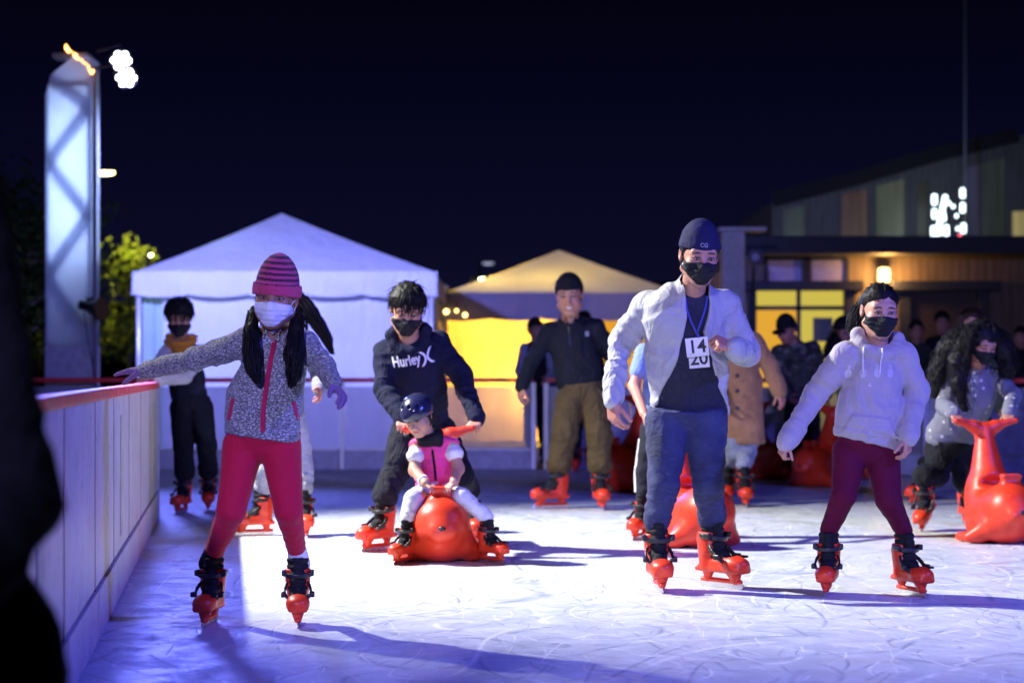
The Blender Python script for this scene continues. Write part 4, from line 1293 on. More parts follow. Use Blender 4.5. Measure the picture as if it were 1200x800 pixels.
def leaf_mat(name, a, b):
    m, t, p, o = nt(name); t.nodes.remove(p)
    df = node(t, 'ShaderNodeBsdfDiffuse'); tr = node(t, 'ShaderNodeBsdfTranslucent'); g = node(t, 'ShaderNodeNewGeometry')
    c = ramp(t, g.outputs['Random Per Island'], [(0, a), (1, b)]); t.links.new(c, df.inputs[0]); t.links.new(c, tr.inputs[0])
    mx = node(t, 'ShaderNodeMixShader', i_0=.4); t.links.new(df.outputs[0], mx.inputs[1]); t.links.new(tr.outputs[0], mx.inputs[2]); t.links.new(mx.outputs[0], o.inputs[0]); return m
LEAF = leaf_mat('leaves', (.07, .11, .014), (.16, .20, .025)); LEAFD = leaf_mat('dark_leaves', (.02, .035, .012), (.05, .07, .02))
BARK = flat('bark', (.06, .045, .035), .9, bs=.4, bscale=30)
def tree(px, Y, ztop, rad, label, mat, leaves, lsz, seed, zc0=.35, group=None):
    rg = random.Random(seed); x = (px - 600) * Y / FPX; base = np.array([x, Y, 0]); t = empty('tree', base); tag(t, label, 'tree', group)
    m2 = MB(); m2.tube([base, base + (0.05, 0, ztop * .35), base + (0, 0.05, ztop * .85)], [.10 * ztop / 4, .07 * ztop / 4, .015], 8)
    tips = []
    for i in range(16):
        a = rg.uniform(0, 6.28); z0 = ztop * rg.uniform(zc0, .8); l = rad * rg.uniform(.5, 1.0) * (1.05 - .5 * (z0 / ztop) ** 2)
        p0 = base + (0, 0, z0); p1_ = p0 + np.array([math.cos(a) * l * .5, math.sin(a) * l * .5, l * .35]); p2_ = p0 + np.array([math.cos(a) * l, math.sin(a) * l, l * rg.uniform(.3, .8)])
        m2.tube([p0, p1_, p2_], [.035 * ztop / 4, .02 * ztop / 4, .006], 5); tips += [(p1_ + p2_) / 2, p2_, p1_]
    tips.append(base + (0, 0, ztop * .95))
    m2.build('trunk', BARK, t, base, smooth=True)
    m2 = MB()
    for i in range(leaves):
        c = tips[rg.randrange(len(tips))] + np.array([rg.gauss(0, .17), rg.gauss(0, .17), rg.gauss(0, .15)]) * rad
        a = nrm([rg.gauss(0, 1), rg.gauss(0, 1), rg.gauss(0, .7)]); b = nrm(np.cross(a, [rg.gauss(0, 1), rg.gauss(0, 1), rg.gauss(0, 1)]))
        l = lsz * rg.uniform(.6, 1.3)
        m2.quad(c - a * l, c + b * l * .45, c + a * l, c - b * l * .45)
    m2.build('crown', mat, t, base)
tree(150, 45.5, 4.1, 1.15, 'small yellow green tree lit by the lamp beside the white tent', LEAF, 850, .13, 5)
tree(8, 34, 4.6, 1.7, 'dark leafy tree at the left edge behind the barrier', LEAFD, 3500, .10, 6, .2)
tree(60, 40, 4.4, 1.3, 'dim tree half hidden by the light tower', LEAFD, 2200, .11, 7, .2)
tree(545, 50, 2.95, 1.3, 'low dark tree seen between the two tents', LEAFD, 1400, .12, 9, .3)
mb = MB()
rg = random.Random(4); prev = None
xs_ = np.linspace(-60, 80, 120); hs = [3.2 + 1.0 * math.sin(x * .11) + .5 * math.sin(x * .43 + 1) + .35 * rg.random() for x in xs_]
for i in range(119): 
    a, b = (xs_[i], 110, -1), (xs_[i + 1], 110, -1); mb.quad(a, b, (xs_[i + 1], 116, hs[i + 1] + 2.5), (xs_[i], 116, hs[i] + 2.5))
tag(mb.build('hills', flat('night_hill', (.02, .025, .02), 1.0)), kind='structure', label='dark hills far behind the tents')
for k, (px, py) in enumerate(((700, 285), (727, 283), (668, 290), (745, 330))):
    pass

# ------------------------------------------------------------------ building on the right
Yb = 30.0
def q3(px, py, Y=Yb): return W(px, py, Y)
def siding(name, col, vert=True):
    m, t, p, o = nt(name)
    co = coords(t); w = node(t, 'ShaderNodeTexWave'); w.bands_direction = 'X'; w.inputs['Scale'].default_value = 2.6; w.inputs['Distortion'].default_value = .15
    t.links.new(co, w.inputs[0])
    n = noise(t, coords(t, (4, 4, .5)), 3, 5)
    g = ramp(t, w.outputs[1], [(.0, .35), (.10, 1.0)])
    c = ramp(t, n, [(.3, [x * .7 for x in col]), (.7, [x * 1.25 for x in col])]); c = mixc(t, g, [x * .3 for x in col], c)
    t.links.new(c, p.inputs['Base Color']); p.inputs['Roughness'].default_value = .7
    bump(t, p, g, .4, .02); return m
SID = siding('dark_siding', (.16, .115, .085)); SIDU = siding('upper_siding', (.10, .105, .085))
TRIM = flat('dark_trim', (.022, .026, .045), .6); GLASSL = glow('lit_glass', (1.0, .80, .13), .62); GLASSW = glow('lit_glass_orange', (1.0, .50, .05), .78)
DIM = flat('curtained_window', (.34, .32, .52), .5)
bb = q3(1030, 437); bb[2] = 0
bld = empty('low_building', bb); tag(bld, 'low building with wood siding, dark canopy and a lit doorway at the right', 'building')
zTop = q3(0, 300)[2]
mb = MB(); xl, xr = q3(868, 0)[0], q3(1420, 0)[0]
dl, dr, dz = q3(884, 0)[0], q3(990, 0)[0], q3(0, 340)[2]
mb.box(((xl + dl) / 2, Yb + .1, zTop / 2), (dl - xl, .2, zTop)); mb.box(((dr + xr) / 2, Yb + .1, zTop / 2), (xr - dr, .2, zTop))
mb.box(((dl + dr) / 2, Yb + .1, (zTop + dz) / 2), (dr - dl - .002, .2, zTop - dz)); mb.box(((xl + .1), Yb + 3, zTop / 2), (.2, 5.9, zTop))
mb.build('wall', SID, bld, bb)
mb = MB(); z_a, z_b = q3(0, 301)[2], q3(0, 281)[2]
mb.box(((xl + xr) / 2 - .1, Yb + 2.3, (z_a + z_b) / 2), (xr - xl + .5, 6.4, z_b - z_a)); mb.build('canopy', TRIM, bld, bb, bev=.02)
fr = MB()
for px0, px1, py0, py1 in ((900, 939, 305, 334), (951, 990, 305, 334)):
    a, b = q3(px0, py1, Yb - .012), q3(px1, py0, Yb - .012); w_ = MB(); w_.box(((a[0] + b[0]) / 2, Yb - .02, (a[2] + b[2]) / 2), (b[0] - a[0], .02, b[2] - a[2])); wf = w_.build('window', DIM, bld, bb)
    w_ = MB(); w_.beam((a[0] - .03, Yb - .03, a[2] - .03), (b[0] + .03, Yb - .03, a[2] - .03), .05); w_.beam((a[0] - .03, Yb - .03, b[2] + .03), (b[0] + .03, Yb - .03, b[2] + .03), .05)
    w_.beam((a[0] - .03, Yb - .03, a[2] - .002), (a[0] - .03, Yb - .03, b[2] + .002), .05); w_.beam((b[0] + .03, Yb - .03, a[2] - .002), (b[0] + .03, Yb - .03, b[2] + .002), .05)
    o_ = w_.build('window_frame', TRIM, wf, None); o_.data.transform(Matrix.Translation(-V(bb)))
# doorway: frame, two lit door leaves with transoms
mb = MB()
mb.box((dl - .05, Yb - .06, dz / 2), (.14, .12, dz)); mb.box((dr + .05, Yb - .06, dz / 2), (.14, .12, dz)); mb.box(((dl + dr) / 2, Yb - .10, dz + .06), (dr - dl + .5, .22, .14))
mb.build('door_frame', TRIM, bld, bb, bev=.01)
xm = q3(936, 0)[0]; zt_ = q3(0, 362)[2]
for x_a, x_b, gm in ((dl + .02, xm - .03, GLASSW), (xm + .03, dr - .02, GLASSL)):
    d_ = MB(); d_.box(((x_a + x_b) / 2, Yb + .06, zt_ / 2), (x_b - x_a, .03, zt_ - .02)); dd = d_.build('door', gm, bld, bb)
    d_ = MB(); d_.box(((x_a + x_b) / 2, Yb + .06, (zt_ + dz) / 2 + .02), (x_b - x_a, .03, dz - zt_ - .06)); d_.build('transom_window', GLASSL, bld, bb)
d_ = MB(); a, b = q3(953, 400, Yb), q3(976, 372, Yb); d_.box(((a[0] + b[0]) / 2, Yb + .03, (a[2] + b[2]) / 2), (b[0] - a[0], .02, b[2] - a[2])); d_.build('door_pane', flat('dim_pane', (.10, .12, .10), .3), bld, bb)
mb = MB(); mb.box((xm, Yb + .02, dz / 2), (.06, .06, dz)); mb.box(((dl + dr) / 2 , Yb + .015, zt_ + .01), (dr - dl - .01, .05, .05)); mb.build('door_mullion', TRIM, bld, bb)
lamp('facade_fill', (W(1050, 0, 37)[0], 37.0, 3.9), 30, (.8, 1.0, .75), .3)  # unseen lamp added to brighten the upper building's front
lamp('facade_fill', (W(1170, 0, 37)[0], 37.0, 3.9), 22, (.8, .95, .8), .3)  # second added fill for the same front, no fixture
# second, unlit doorway
d2l, d2r = q3(1064, 0)[0], q3(1146, 0)[0]
mb = MB(); mb.box((d2l - .06, Yb - .06, dz / 2), (.16, .11, dz)); mb.box((d2r + .06, Yb - .06, dz / 2), (.16, .11, dz)); mb.box(((d2l + d2r) / 2, Yb - .10, dz + .06), (d2r - d2l + .55, .20, .14)); mb.build('door_frame', TRIM, bld, bb, bev=.01)
mb = MB(); mb.box(((d2l + d2r) / 2, Yb - .015, dz / 2), (d2r - d2l - .05, .026, dz - .02)); mb.build('door', flat('dark_door', (.05, .032, .022), .5, bs=.2), bld, bb)
c = q3(1036, 322, Yb - .14); wl = empty('wall_lamp', c); tag(wl, 'glowing wall lamp on the wood siding above the girl in the white hoodie', 'wall lamp')
mb = MB(); mb.tube([c + (0, 0, -.11), c + (0, 0, -.09), c + (0, 0, .08), c + (0, 0, .10)], [.05, .085, .085, .05], 12); mb.build('shade', glow('lamp_shade', (1, .62, .20), 9), wl, c, smooth=True)
mb = MB(); mb.box(c + (0, .09, .0), (.06, .10, .12)); mb.tube([c + (0, 0, .10), c + (0, 0, .14)], [.09, .03], 12); mb.build('bracket', TRIM, wl, c)
lamp('wall_lamp_light', c + np.array([0, -.16, -.02]), 62, (1.0, .50, .12), .08)
# white column and speaker in front of the building
Yc = 27.0; c = W(858, 437, Yc); c[2] = 0
co_ = empty('white_column', c); tag(co_, 'pale square column with a flat cap left of the lit doorway', 'column')
mb = MB(); zc = W(0, 272, Yc)[2]; mb.box((c[0], Yc, zc / 2), (.30, .30, zc)); mb.build('shaft', GREYP, co_, c, bev=.01)
mb = MB(); mb.box((c[0] + .12, Yc, zc + .03), (.62, .4, .05)); mb.build('cap', flat('white_paint', (.6, .6, .65), .5), co_, c, bev=.01)
c = W(884, 302, 27.4); sp_ = empty('stage_light', c); tag(sp_, 'small black round lamp fixture beside the pale column', 'lamp')
mb = MB(); mb.tube([c + (0, -.12, 0), c + (0, .02, 0), c + (0, .12, 0)], [.11, .11, .05], 14); mb.build('housing', BLACKP, sp_, c)
mb = MB(); mb.disc(c + (0, -.125, 0), (0, -1, 0), .05, 12, .004); mb.build('lens', flat('dull_lens', (.4, .4, .5), .2), sp_, c)
mb = MB(); mb.tube([c + (0, .05, -.08), c + (-.02, .1, -.6), (c[0] - .02, c[1] + .1, 0)], .02, 6); mb.build('stand', BLACKP, sp_, c)
# upper building behind
Yq = 42.0; ub = W(1060, 437, Yq); ub[2] = 0
up = empty('upper_building', ub); tag(up, 'larger dim building with tall curtained windows and sloping roofline behind', 'building')
prof = [W(905, 437, Yq), W(1420, 437, Yq), W(1420, 110, Yq), W(1192, 160, Yq), W(1100, 182, Yq), W(1000, 212, Yq), W(905, 236, Yq)]
prof[0][2] = prof[1][2] = 0
mb = MB(); n = len(prof); mb.v += [tuple(p) for p in prof] + [tuple(p + np.array([0, 6, 0])) for p in prof]
mb.f += [tuple(range(n)), tuple(reversed(range(n, 2 * n)))] + [(i, i + n, (i + 1) % n + n, (i + 1) % n) for i in range(n)]
mb.build('wall', SIDU, up, ub)
def wg(name, col, st):
    m, t, p, o = nt(name); n = noise(t, coords(t, (6, 6, .3)), 1.2, 3)
    c = ramp(t, n, [(.3, [x * .55 for x in col]), (.7, col)]); t.links.new(c, p.inputs['Base Color']); t.links.new(c, p.inputs['Emission Color']); p.inputs['Emission Strength'].default_value = st; p.inputs['Roughness'].default_value = .3; return m
for px0, px1, y_t0, y_t1, m_ in ((917, 943, 246, 240, wg('window_dim', (.05, .065, .06), .35)), (986, 1016, 228, 222, wg('window_red', (.13, .075, .055), .30)), (1027, 1060, 218, 209, wg('window_green', (.11, .125, .075), .38)),
                         (1075, 1086, 215, 213, wg('window_dark', (.05, .05, .03), .3)), (1134, 1148, 196, 192, wg('window_violet', (.07, .07, .12), .3)), (1150, 1178, 192, 184, wg('window_dim2', (.05, .06, .05), .35)), (1187, 1240, 248, 246, wg('window_yellow', (.55, .45, .16), .45))):
    a, b, c, d = W(px0, 284, Yq - .05), W(px1, 284, Yq - .05), W(px1, y_t1, Yq - .05), W(px0, y_t0, Yq - .05)
    w_ = MB(); w_.v += [tuple(x) for x in (a, b, c, d)] + [tuple(x + np.array([0, .04, 0])) for x in (a, b, c, d)]
    w_.f += [(0, 1, 2, 3), (7, 6, 5, 4)] + [(i, i + 4, (i + 1) % 4 + 4, (i + 1) % 4) for i in range(4)]; w_.build('window', m_, up, ub)
mb = MB()
for a, b in zip(prof[3:6], prof[4:7]): mb.beam(a + np.array([0, -.02, .03]), b + np.array([0, -.02, .03]), .07, .3)
mb.build('roof_edge', flat('roof_edge_black', (.01, .01, .012), .9), up, ub)
c = W(1131, 284, 41.4); fp = empty('flagpole', (c[0], 41.4, 0)); tag(fp, 'tall thin flagpole rising above the building at the right', 'flagpole')
mb = MB(); mb.tube([(c[0], 41.4, 0), (c[0], 41.4, W(0, -40, 41.4)[2])], [.035, .02], 8); mb.build('pole', flat('grey_pole', (.22, .23, .22), .5, .3), fp, (c[0], 41.4, 0)); mb = MB(); mb.ball((c[0], 41.4, W(0, -40, 41.4)[2]), .05); mb.build('finial', POST, fp, (c[0], 41.4, 0))
# cluster of out-of-focus white string lamps above the roof
c = W(1112, 255, 40.5); ls = empty('string_light', c); tag(ls, 'tangle of white fairy bulbs on the roof of the right building', 'string light')
cable = [W(1095, 232, 40.5), W(1097, 250, 40.5), W(1096, 275, 40.5), W(1103, 262, 40.5), W(1110, 232, 40.5), W(1104, 280, 40.5), W(1116, 255, 40.5), W(1120, 270, 40.5), W(1128, 226, 40.5), W(1128, 243, 40.5), W(1128, 267, 40.5)]
mb = MB(); mb.tube(cable, .012, 5); mb.build('cable', BLACKP, ls, c)
mb = MB()
bars = [((1095, 229), (1095, 239), 3.2), ((1095, 246), (1095, 255), 3), ((1094, 266), (1094, 277), 3.2), ((1108, 230), (1105, 243), 3), ((1105, 243), (1101, 262), 2.8), ((1101, 262), (1099, 280), 2.8), ((1109, 265), (1109, 281), 3), ((1101, 272), (1109, 272), 2.6),
        ((1112, 237), (1112, 239), 2), ((1117, 241), (1117, 243), 2), ((1121, 252), (1121, 254), 2), ((1122, 267), (1122, 269), 2), ((1128, 222), (1128, 231), 3), ((1128, 239), (1128, 248), 3), ((1129, 263), (1129, 272), 3), ((1106, 249), (1107, 258), 1.8)]
for a_, b_, r_ in bars: mb = MB(); pa, pb = W(*a_, 40.5), W(*b_, 40.5); d_ = nrm(pb - pa) * .02; mb.tube([pa - d_, pa, pb, pb + d_], [r_ * .010, r_ * .016, r_ * .016, r_ * .010], 8); mb.build('bulb', glow('white_bulb', (.75, .95, 1.0), 4), ls, c)
mb = MB(); mb.ball(W(1125, 277, 40.5), .04, 8, 6); mb.build('red_bulb', glow('red_bulb', (1, .12, .18), 5), ls, c)
# ------------------------------------------------------------------ the people
def stripes(a, b, w, soft=14, ph=0.0, brim=None, ba=None):
    a, b = np.asarray(a, np.float32), np.asarray(b, np.float32)
    def f(q):
        t = np.clip(.5 + soft * .1 * np.sin(2 * math.pi * (q[:, 2] / w + ph)), 0, 1)[:, None]
        c = a * t + b * (1 - t)
        if brim is not None: c = np.where((q[:, 2] < brim)[:, None], np.asarray(ba, np.float32), c)
        return c
    return f
NAVY = cloth('navy_fleece', (.010, .012, .032), .9, wr=.4)
BLK = cloth('black_cloth', (.012, .012, .015), .85, wr=.4)
BLKM = cloth('black_mask_cloth', (.014, .014, .019), .7, wr=.2, weave=600)
WHITEM = cloth('white_mask_cloth', (.72, .74, .80), .8, var=.06, wr=.12, sheen=0)
ZIP = cloth('magenta_zip', (.42, .010, .070), .6, wr=.1)
WHITEP = flat('white_print', (.72, .72, .75), .6)
CARD = flat('white_card', (.80, .80, .80), .5, var=.04)
INK = flat('black_ink', (.012, .012, .012), .5)

# ---- 1 the girl in the striped beanie
def heather():
    m, t, p, o = nt('quilted_heather_jacket')
    co = coords(t)
    # quilting: small wavy rows of stitched diamonds
    v = node(t, 'ShaderNodeTexVoronoi'); v.feature = 'DISTANCE_TO_EDGE'; v.inputs['Scale'].default_value = 74
    mp = coords(t, (.8, .8, 1.35))
    nd = noise(t, co, 30, 2); ad = node(t, 'ShaderNodeMix', data_type='VECTOR'); ad.inputs[0].default_value = .03
    t.links.new(mp, ad.inputs[4]); t.links.new(node(t, 'ShaderNodeTexNoise').outputs[1], ad.inputs[5]); t.links.new(ad.outputs[1], v.inputs[0])
    edge = ramp(t, v.outputs[0], [(.02, 0.0), (.12, 1.0)])
    h = noise(t, coords(t, (1, 1, 3.2)), 75, 3, .7); hm = ramp(t, h, [(.40, 0.0), (.55, 1.0)])
    c = mixc(t, hm, (.08, .08, .10), (.50, .50, .53)); c = mixc(t, edge, (.14, .14, .16), c)
    t.links.new(c, p.inputs['Base Color']); p.inputs['Roughness'].default_value = .75; p.inputs['Sheen Weight'].default_value = .15
    bump(t, p, mathn(t, 'ADD', edge, mathn(t, 'MULTIPLY', noise(t, co, 14, 4), .8)), .7, .012); return m
P1 = person(dict(
    Y=8.5, label='girl in a striped pink beanie and white mask with arms spread, magenta leggings', head=(323, 350, -.03, 70, -4, 6, 5),
    neck=(322, 395, .02), sa=(289, 401, .0), sb=(358, 405, .0), ch=(322, 432), wa=(309, 470), he=(306, 514), ea=(229, 421, .16), wra=(170, 434, .38), eb=(380, 429, -.10), wrb=(391, 451, -.28),
    ha=(285, 524, .02), hb=(329, 524, .02), ka=(271, 598, -.04), kb=(338, 598, -.04),
    feet=[(246, 8.58, -6, .0), (349, 8.58, 6, .0)], skate=.88, hand=.150, gloves=True, skin=(.30, .15, .09), child=.6, face=0,
    r=dict(ch=38, wa=41, he=45, sh=15, up=17, el=13.5, wr=9, th=25.5, kn=16.5, an=10.5, pel=45),
    hand_a=dict(d=(-1, .30, -.02), n=(0, .15, -1), curl=(.12, .12, .1), spread=.35, thumb=(.55, .8, .45)), hand_b=dict(d=(.5, -.6, -.5), n=(-.3, -.3, -.8), curl=(.4, .5, .3)), res=.95))
C = P1
f = top_field(C, .0062, fold=.75); collar(C, f, .035)
J1 = sdf('jacket', f, heather(), C.root, C.base)
LEG = cloth('magenta_leggings', (.50, .006, .042), .8, var=.08, wr=.12, sheen=.1)
f = bottom_field(C, .006, fold=.30); sdf('leggings', f, LEG, C.root, C.base)
for an, cu, kn, nm in ((C.aa, C.ca, C.ka, 'sock'), (C.ab, C.cb, C.kb, 'sock')):
    f = Field(.005); d = nrm(kn - cu); f.rc(cu - d * .06, cu + d * .015, .044, .041, .01); f.disp(lambda P: -.002 * np.abs(np.sin(P[:, 2] * 200)))
    sdf(nm, f, WHITEP if an is C.ab else BLACKF, C.root, C.base)
face_mask(C, WHITEM, pleats=True)
hat(C, vcol('striped_knit', wr=.5, stretch=(1, 1, 1), wsc=60), brim_z=.012, brim_h=.046, brim_t=.011, tall=.026, rib=.0016, tilt=-.10,
    colf=stripes((.60, .06, .20), (.07, .012, .05), .0215, 20, .1, .058, (.62, .05, .17)))
gloves(C, cloth('mauve_gloves', (.20, .11, .26), .9, wr=.3))
tree1 = bvh_of([J1])
o1 = C.ch * .5 + C.wa * .5
def uvp(C, px, py, org): q = W(px, py, C.sp['Y'] - .1); d = q - org; return (float(d @ C.u), float(d @ C.v))
strip(C, tree1, [uvp(C, 321, 397, o1), uvp(C, 314, 440, o1), uvp(C, 309, 480, o1), uvp(C, 308, 506, o1)], .020, o1).build('front_zip', ZIP, C.root, C.base, smooth=True)
strip(C, tree1, [uvp(C, 272, 466, o1), uvp(C, 269, 480, o1), uvp(C, 266, 492, o1)], .016, o1, seg=12).build('pocket_zip', ZIP, C.root, C.base, smooth=True)
strip(C, tree1, [uvp(C, 343, 470, o1), uvp(C, 346, 484, o1), uvp(C, 349, 493, o1)], .014, o1, seg=12).build('pocket_zip', ZIP, C.root, C.base, smooth=True)
def bunch(C, roots, path_fn, n, r0, seed, fuzz=.012):
    rg = random.Random(seed); mb = MB()
    for i in range(n):
        pts = path_fn(rg); fz = np.array([rg.gauss(0, fuzz), rg.gauss(0, fuzz), 0]); k = len(pts)
        pts = [np.asarray(p) + fz * (j / (k - 1)) * (1 + .5 * j / k) + np.array([rg.gauss(0, .0025), rg.gauss(0, .0025), 0]) for j, p in enumerate(pts)]
        ribbon_hair(mb, pts, r0)
    return mb
def plait(C, pix, rad, seed, n=260, dy=-.15, r0=.0027, name='hair', mat=HAIR):
    """a hanging bunch of hair through picture points (x, y, dy)"""
    ctr = [W(x, y, C.sp['Y'] + d) for x, y, d in pix]; rs = rad
    f = Field(.006); f.chain(ctr, [x * .68 for x in rs], .015)
    f.disp(lambda P: .005 * vn(P * np.array([90, 90, 10], np.float32), seed) + .003 * vn(P * 30, seed + 1))
    rg = random.Random(seed); mb = MB()
    for i in range(n):
        a = rg.uniform(0, 6.28); q = math.sqrt(rg.random()) * 1.02; ph = rg.gauss(0, .35); st = rg.uniform(0, .25); en = rg.uniform(.75, 1.08)
        pts = []
        for j in range(8):
            t = st + (en - st) * j / 7; u = min(t, 1) * (len(ctr) - 1); k = min(int(u), len(ctr) - 2); w = u - k
            c = ctr[k] * (1 - w) + ctr[k + 1] * w + (ctr[-1] - ctr[-2]) * max(0, t - 1) * 2; rr = rs[k] * (1 - w) + rs[k + 1] * w
            pts.append(c + np.array([math.cos(a + ph * t), math.sin(a + ph * t), 0]) * rr * q * (1 + .25 * t) + np.array([rg.gauss(0, .003), rg.gauss(0, .003), 0]))
        ribbon_hair(mb, pts, r0)
    return sdf(name, f, mat, C.root, C.base, extra=mb)
plait(C, [(297, 362, .02), (294, 385, -.08), (294, 415, -.14), (297, 436, -.16), (301, 448, -.16)], [.018, .028, .033, .028, .012], 3)
plait(C, [(350, 366, .02), (347, 388, -.08), (344, 415, -.14), (345, 440, -.16), (341, 453, -.16)], [.018, .028, .036, .028, .011], 4)

# ---- 2 the boy with the mustard scarf at the barrier's end
P2 = person(dict(Y=15.6, label='boy with a mustard scarf and dark vest holding the end of the left barrier', head=(210, 373, -.08, 41, 8, 22, 0), neck=(212, 398, 0), sa=(198, 411, 0), sb=(236, 413, 0),
    ch=(216, 427), wa=(219, 446), he=(223, 470), ea=(186, 428, -.25), wra=(177, 443, -.65), eb=(216, 441, -.3), wrb=(184, 445, -.72), ha=(213, 478), hb=(236, 478), ka=(215, 522, -.05), kb=(242, 522, -.05),
    feet=[(213, 15.45, -12), (244, 15.75, 8)], skate=.93, hand=.16, skin=(.46, .25, .17), r=dict(ch=19, wa=20, he=21, sh=8, up=10, el=8.5, wr=6.5, th=15, kn=12, an=10, pel=22), res=1.3, child=.3,
    hand_a=dict(n=(0, 0, -1), d=(-.5, -.6, .1)), hand_b=dict(n=(0, 0, -1), d=(-.7, -.5, .1))))
C = P2
f = top_field(C, sleeves='', fold=.8); sdf('vest', f, cloth('charcoal_vest', (.018, .020, .028), .7, wr=.5), C.root, C.base)
f = Field(.009)
for sh, el, wr in ((C.sa, C.ea, C.wra), (C.sb, C.eb, C.wrb)):
    f.rc(sh, el, C.r['up'], C.r['el'], .02, fold=(.008, 18, .6, .5, 3)); f.rc(el, wr, C.r['el'], C.r['wr'] * 1.15, .02, fold=(.006, 20, .4, .6, 5))
sdf('sleeves', f, cloth('cream_sleeve', (.55, .52, .48), .85, wr=.4), C.root, C.base)
f = bottom_field(C, bunch=1); sdf('trousers', f, BLK, C.root, C.base)
f = Field(.006); a = C.neck
for i in range(10):
    t0, t1_ = i * .628, (i + 1) * .628; q = lambda t: a + np.array([math.sin(t) * .085, -math.cos(t) * .075 - .01, .01 - .055 * max(0, math.cos(t))])
    f.rc(q(t0), q(t1_), .038, .038, .02)
f.rc(a + np.array([.0, -.085, -.05]), a + np.array([.02, -.12, -.15]), .055, .04, .03)
f.disp(lambda P: .006 * np.sin(P[:, 2] * 120 + 4 * vn(P * 14, 3)))
sdf('scarf', f, cloth('mustard_scarf', (.42, .17, .012), .9, wr=.5), C.root, C.base)
face_mask(C, BLKM, loops=False); hair_cap(C, HAIR, .020, front=.045, side=-.025, seed=3, n=110, fringe_len=.06)

# ---- 3 the long-haired skater behind the first girl
P3 = person(dict(Y=13.3, label='long-haired skater in grey clothes half hidden behind the girl in the beanie', head=(337, 362, 0, 40, -55, 8, 0), neck=(336, 388, 0), sa=(316, 400, .08), sb=(354, 400, -.08),
    ch=(335, 418), wa=(334, 450), he=(333, 490), ea=(301, 430, .05), wra=(298, 460, -.1), eb=(372, 432, .05), wrb=(374, 455, -.1), ha=(321, 500), hb=(345, 500), ka=(309, 552, -.05), kb=(354, 552, 0),
    feet=[(299, 13.3, -72), (357, 13.2, 12)], skate=.95, hand=.165, skin=(.45, .22, .16), r=dict(ch=23, wa=22, he=25, sh=9, up=11, el=9, wr=7, th=17, kn=13, an=11, pel=26), res=1.4, face=-25))
C = P3
sdf('jacket', top_field(C), cloth('pale_grey_jacket', (.20, .20, .24), .85), C.root, C.base); sdf('jeans', bottom_field(C), cloth('grey_denim', (.32, .33, .40), .85, wr=.5), C.root, C.base)
hair_cap(C, HAIR, .018, seed=5, n=30)
plait(C, [(345, 345, .0), (358, 360, .0), (371, 378, .0), (382, 396, 0), (389, 414, 0)], [.07, .065, .05, .035, .012], 8, 150, r0=.006)
plait(C, [(341, 352, -.0), (349, 378, -.05), (355, 400, -.08)], [.07, .06, .03], 9, 60, r0=.006)

# ---- 4 the boy in the navy hoodie and 5 the child on the seal
toW = seal(516, 11.52, 4, 'orange seal aid carrying the small child in the pink vest', .98)
hl, hr = toW((-.20, .295, .75)), toW((.20, .295, .75))
def pxof(p, Y0): s = FPX / p[1]; return (CXP + p[0] * s, HORY - (p[2] - CAMH) * s, p[1] - Y0)
P4 = person(dict(Y=12.3, label='boy in a navy hoodie with white lettering pushing the child on the seal', head=(477, 364, -.24, 55, 6, 26, 3), neck=(480, 397, -.13), sa=(452, 411, -.06), sb=(513, 402, -.06),
    ch=(484, 427, -.09), wa=(490, 463, -.02), he=(493, 495, .06), ea=(450, 456, -.20), wra=pxof(hl + np.array([-.02, .09, .055]), 12.3), eb=(541, 440, -.16), wrb=pxof(hr + np.array([.02, .09, .055]), 12.3),
    ha=(479, 506, .09), hb=(513, 506, .09), ka=(465, 552, .0), kb=(538, 556, .05), feet=[(443, 12.15, -38), (551, 12.75, 20)], skate=1.0, hand=.17, skin=(.50, .27, .18), child=.3,
    r=dict(ch=35, wa=33, he=32, sh=13, up=14.5, el=12.5, wr=9, th=23, kn=17, an=13, pel=31), hemtilt=.08,
    hand_a=dict(d=(.1, -.75, -.45), n=(0, .3, -1), curl=(.9, 1.1, .7), thumb=(.6, .6, .6)), hand_b=dict(d=(-.1, -.75, -.45), n=(0, .3, -1), curl=(.9, 1.1, .7), thumb=(.6, .6, .6))))
C = P4
f = top_field(C, .0065, fold=1.1); hood(C, f, 1.0); J4 = sdf('hoodie', f, NAVY, C.root, C.base)
f = bottom_field(C, .007, fold=1.2, bunch=.6); sdf('trousers', f, cloth('dark_trousers', (.013, .014, .022), .85, wr=.5), C.root, C.base)
face_mask(C, BLKM); hair_cap(C, HAIR, .017, front=.05, side=-.005, back=-.05, seed=7, n=120, fringe_len=.05)
tr = bvh_of([J4]); org = W(476, 422, 12.1)
decal(C, tr, text_mesh('Hurley', .083, .0018), org, WHITEP, 'hoodie_lettering', rot=R(4), sx=.74)
mb = MB()
def crescent(x0, sgn):
    n = 12; o_ = []; i_ = []
    for k in range(n + 1):
        t = -1 + 2 * k / n; y = t * .042
        bow = (1 - t * t) * .026
        o_.append((x0 + sgn * (-.026 + bow * 1.0), y)); i_.append((x0 + sgn * (-.026 + bow * 1.0 + -.019 * (1 - .35 * (1 - abs(t)))), y * 1.02))
    for k in range(n): mb.quad((*o_[k], 0), (*o_[k + 1], 0), (*i_[k + 1], 0), (*i_[k], 0))
crescent(-.001, 1); crescent(.001, -1)
decal(C, tr, mb.mesh('emblem'), W(500, 418, 12.1), WHITEP, 'hoodie_emblem', rot=R(6), sx=.9)

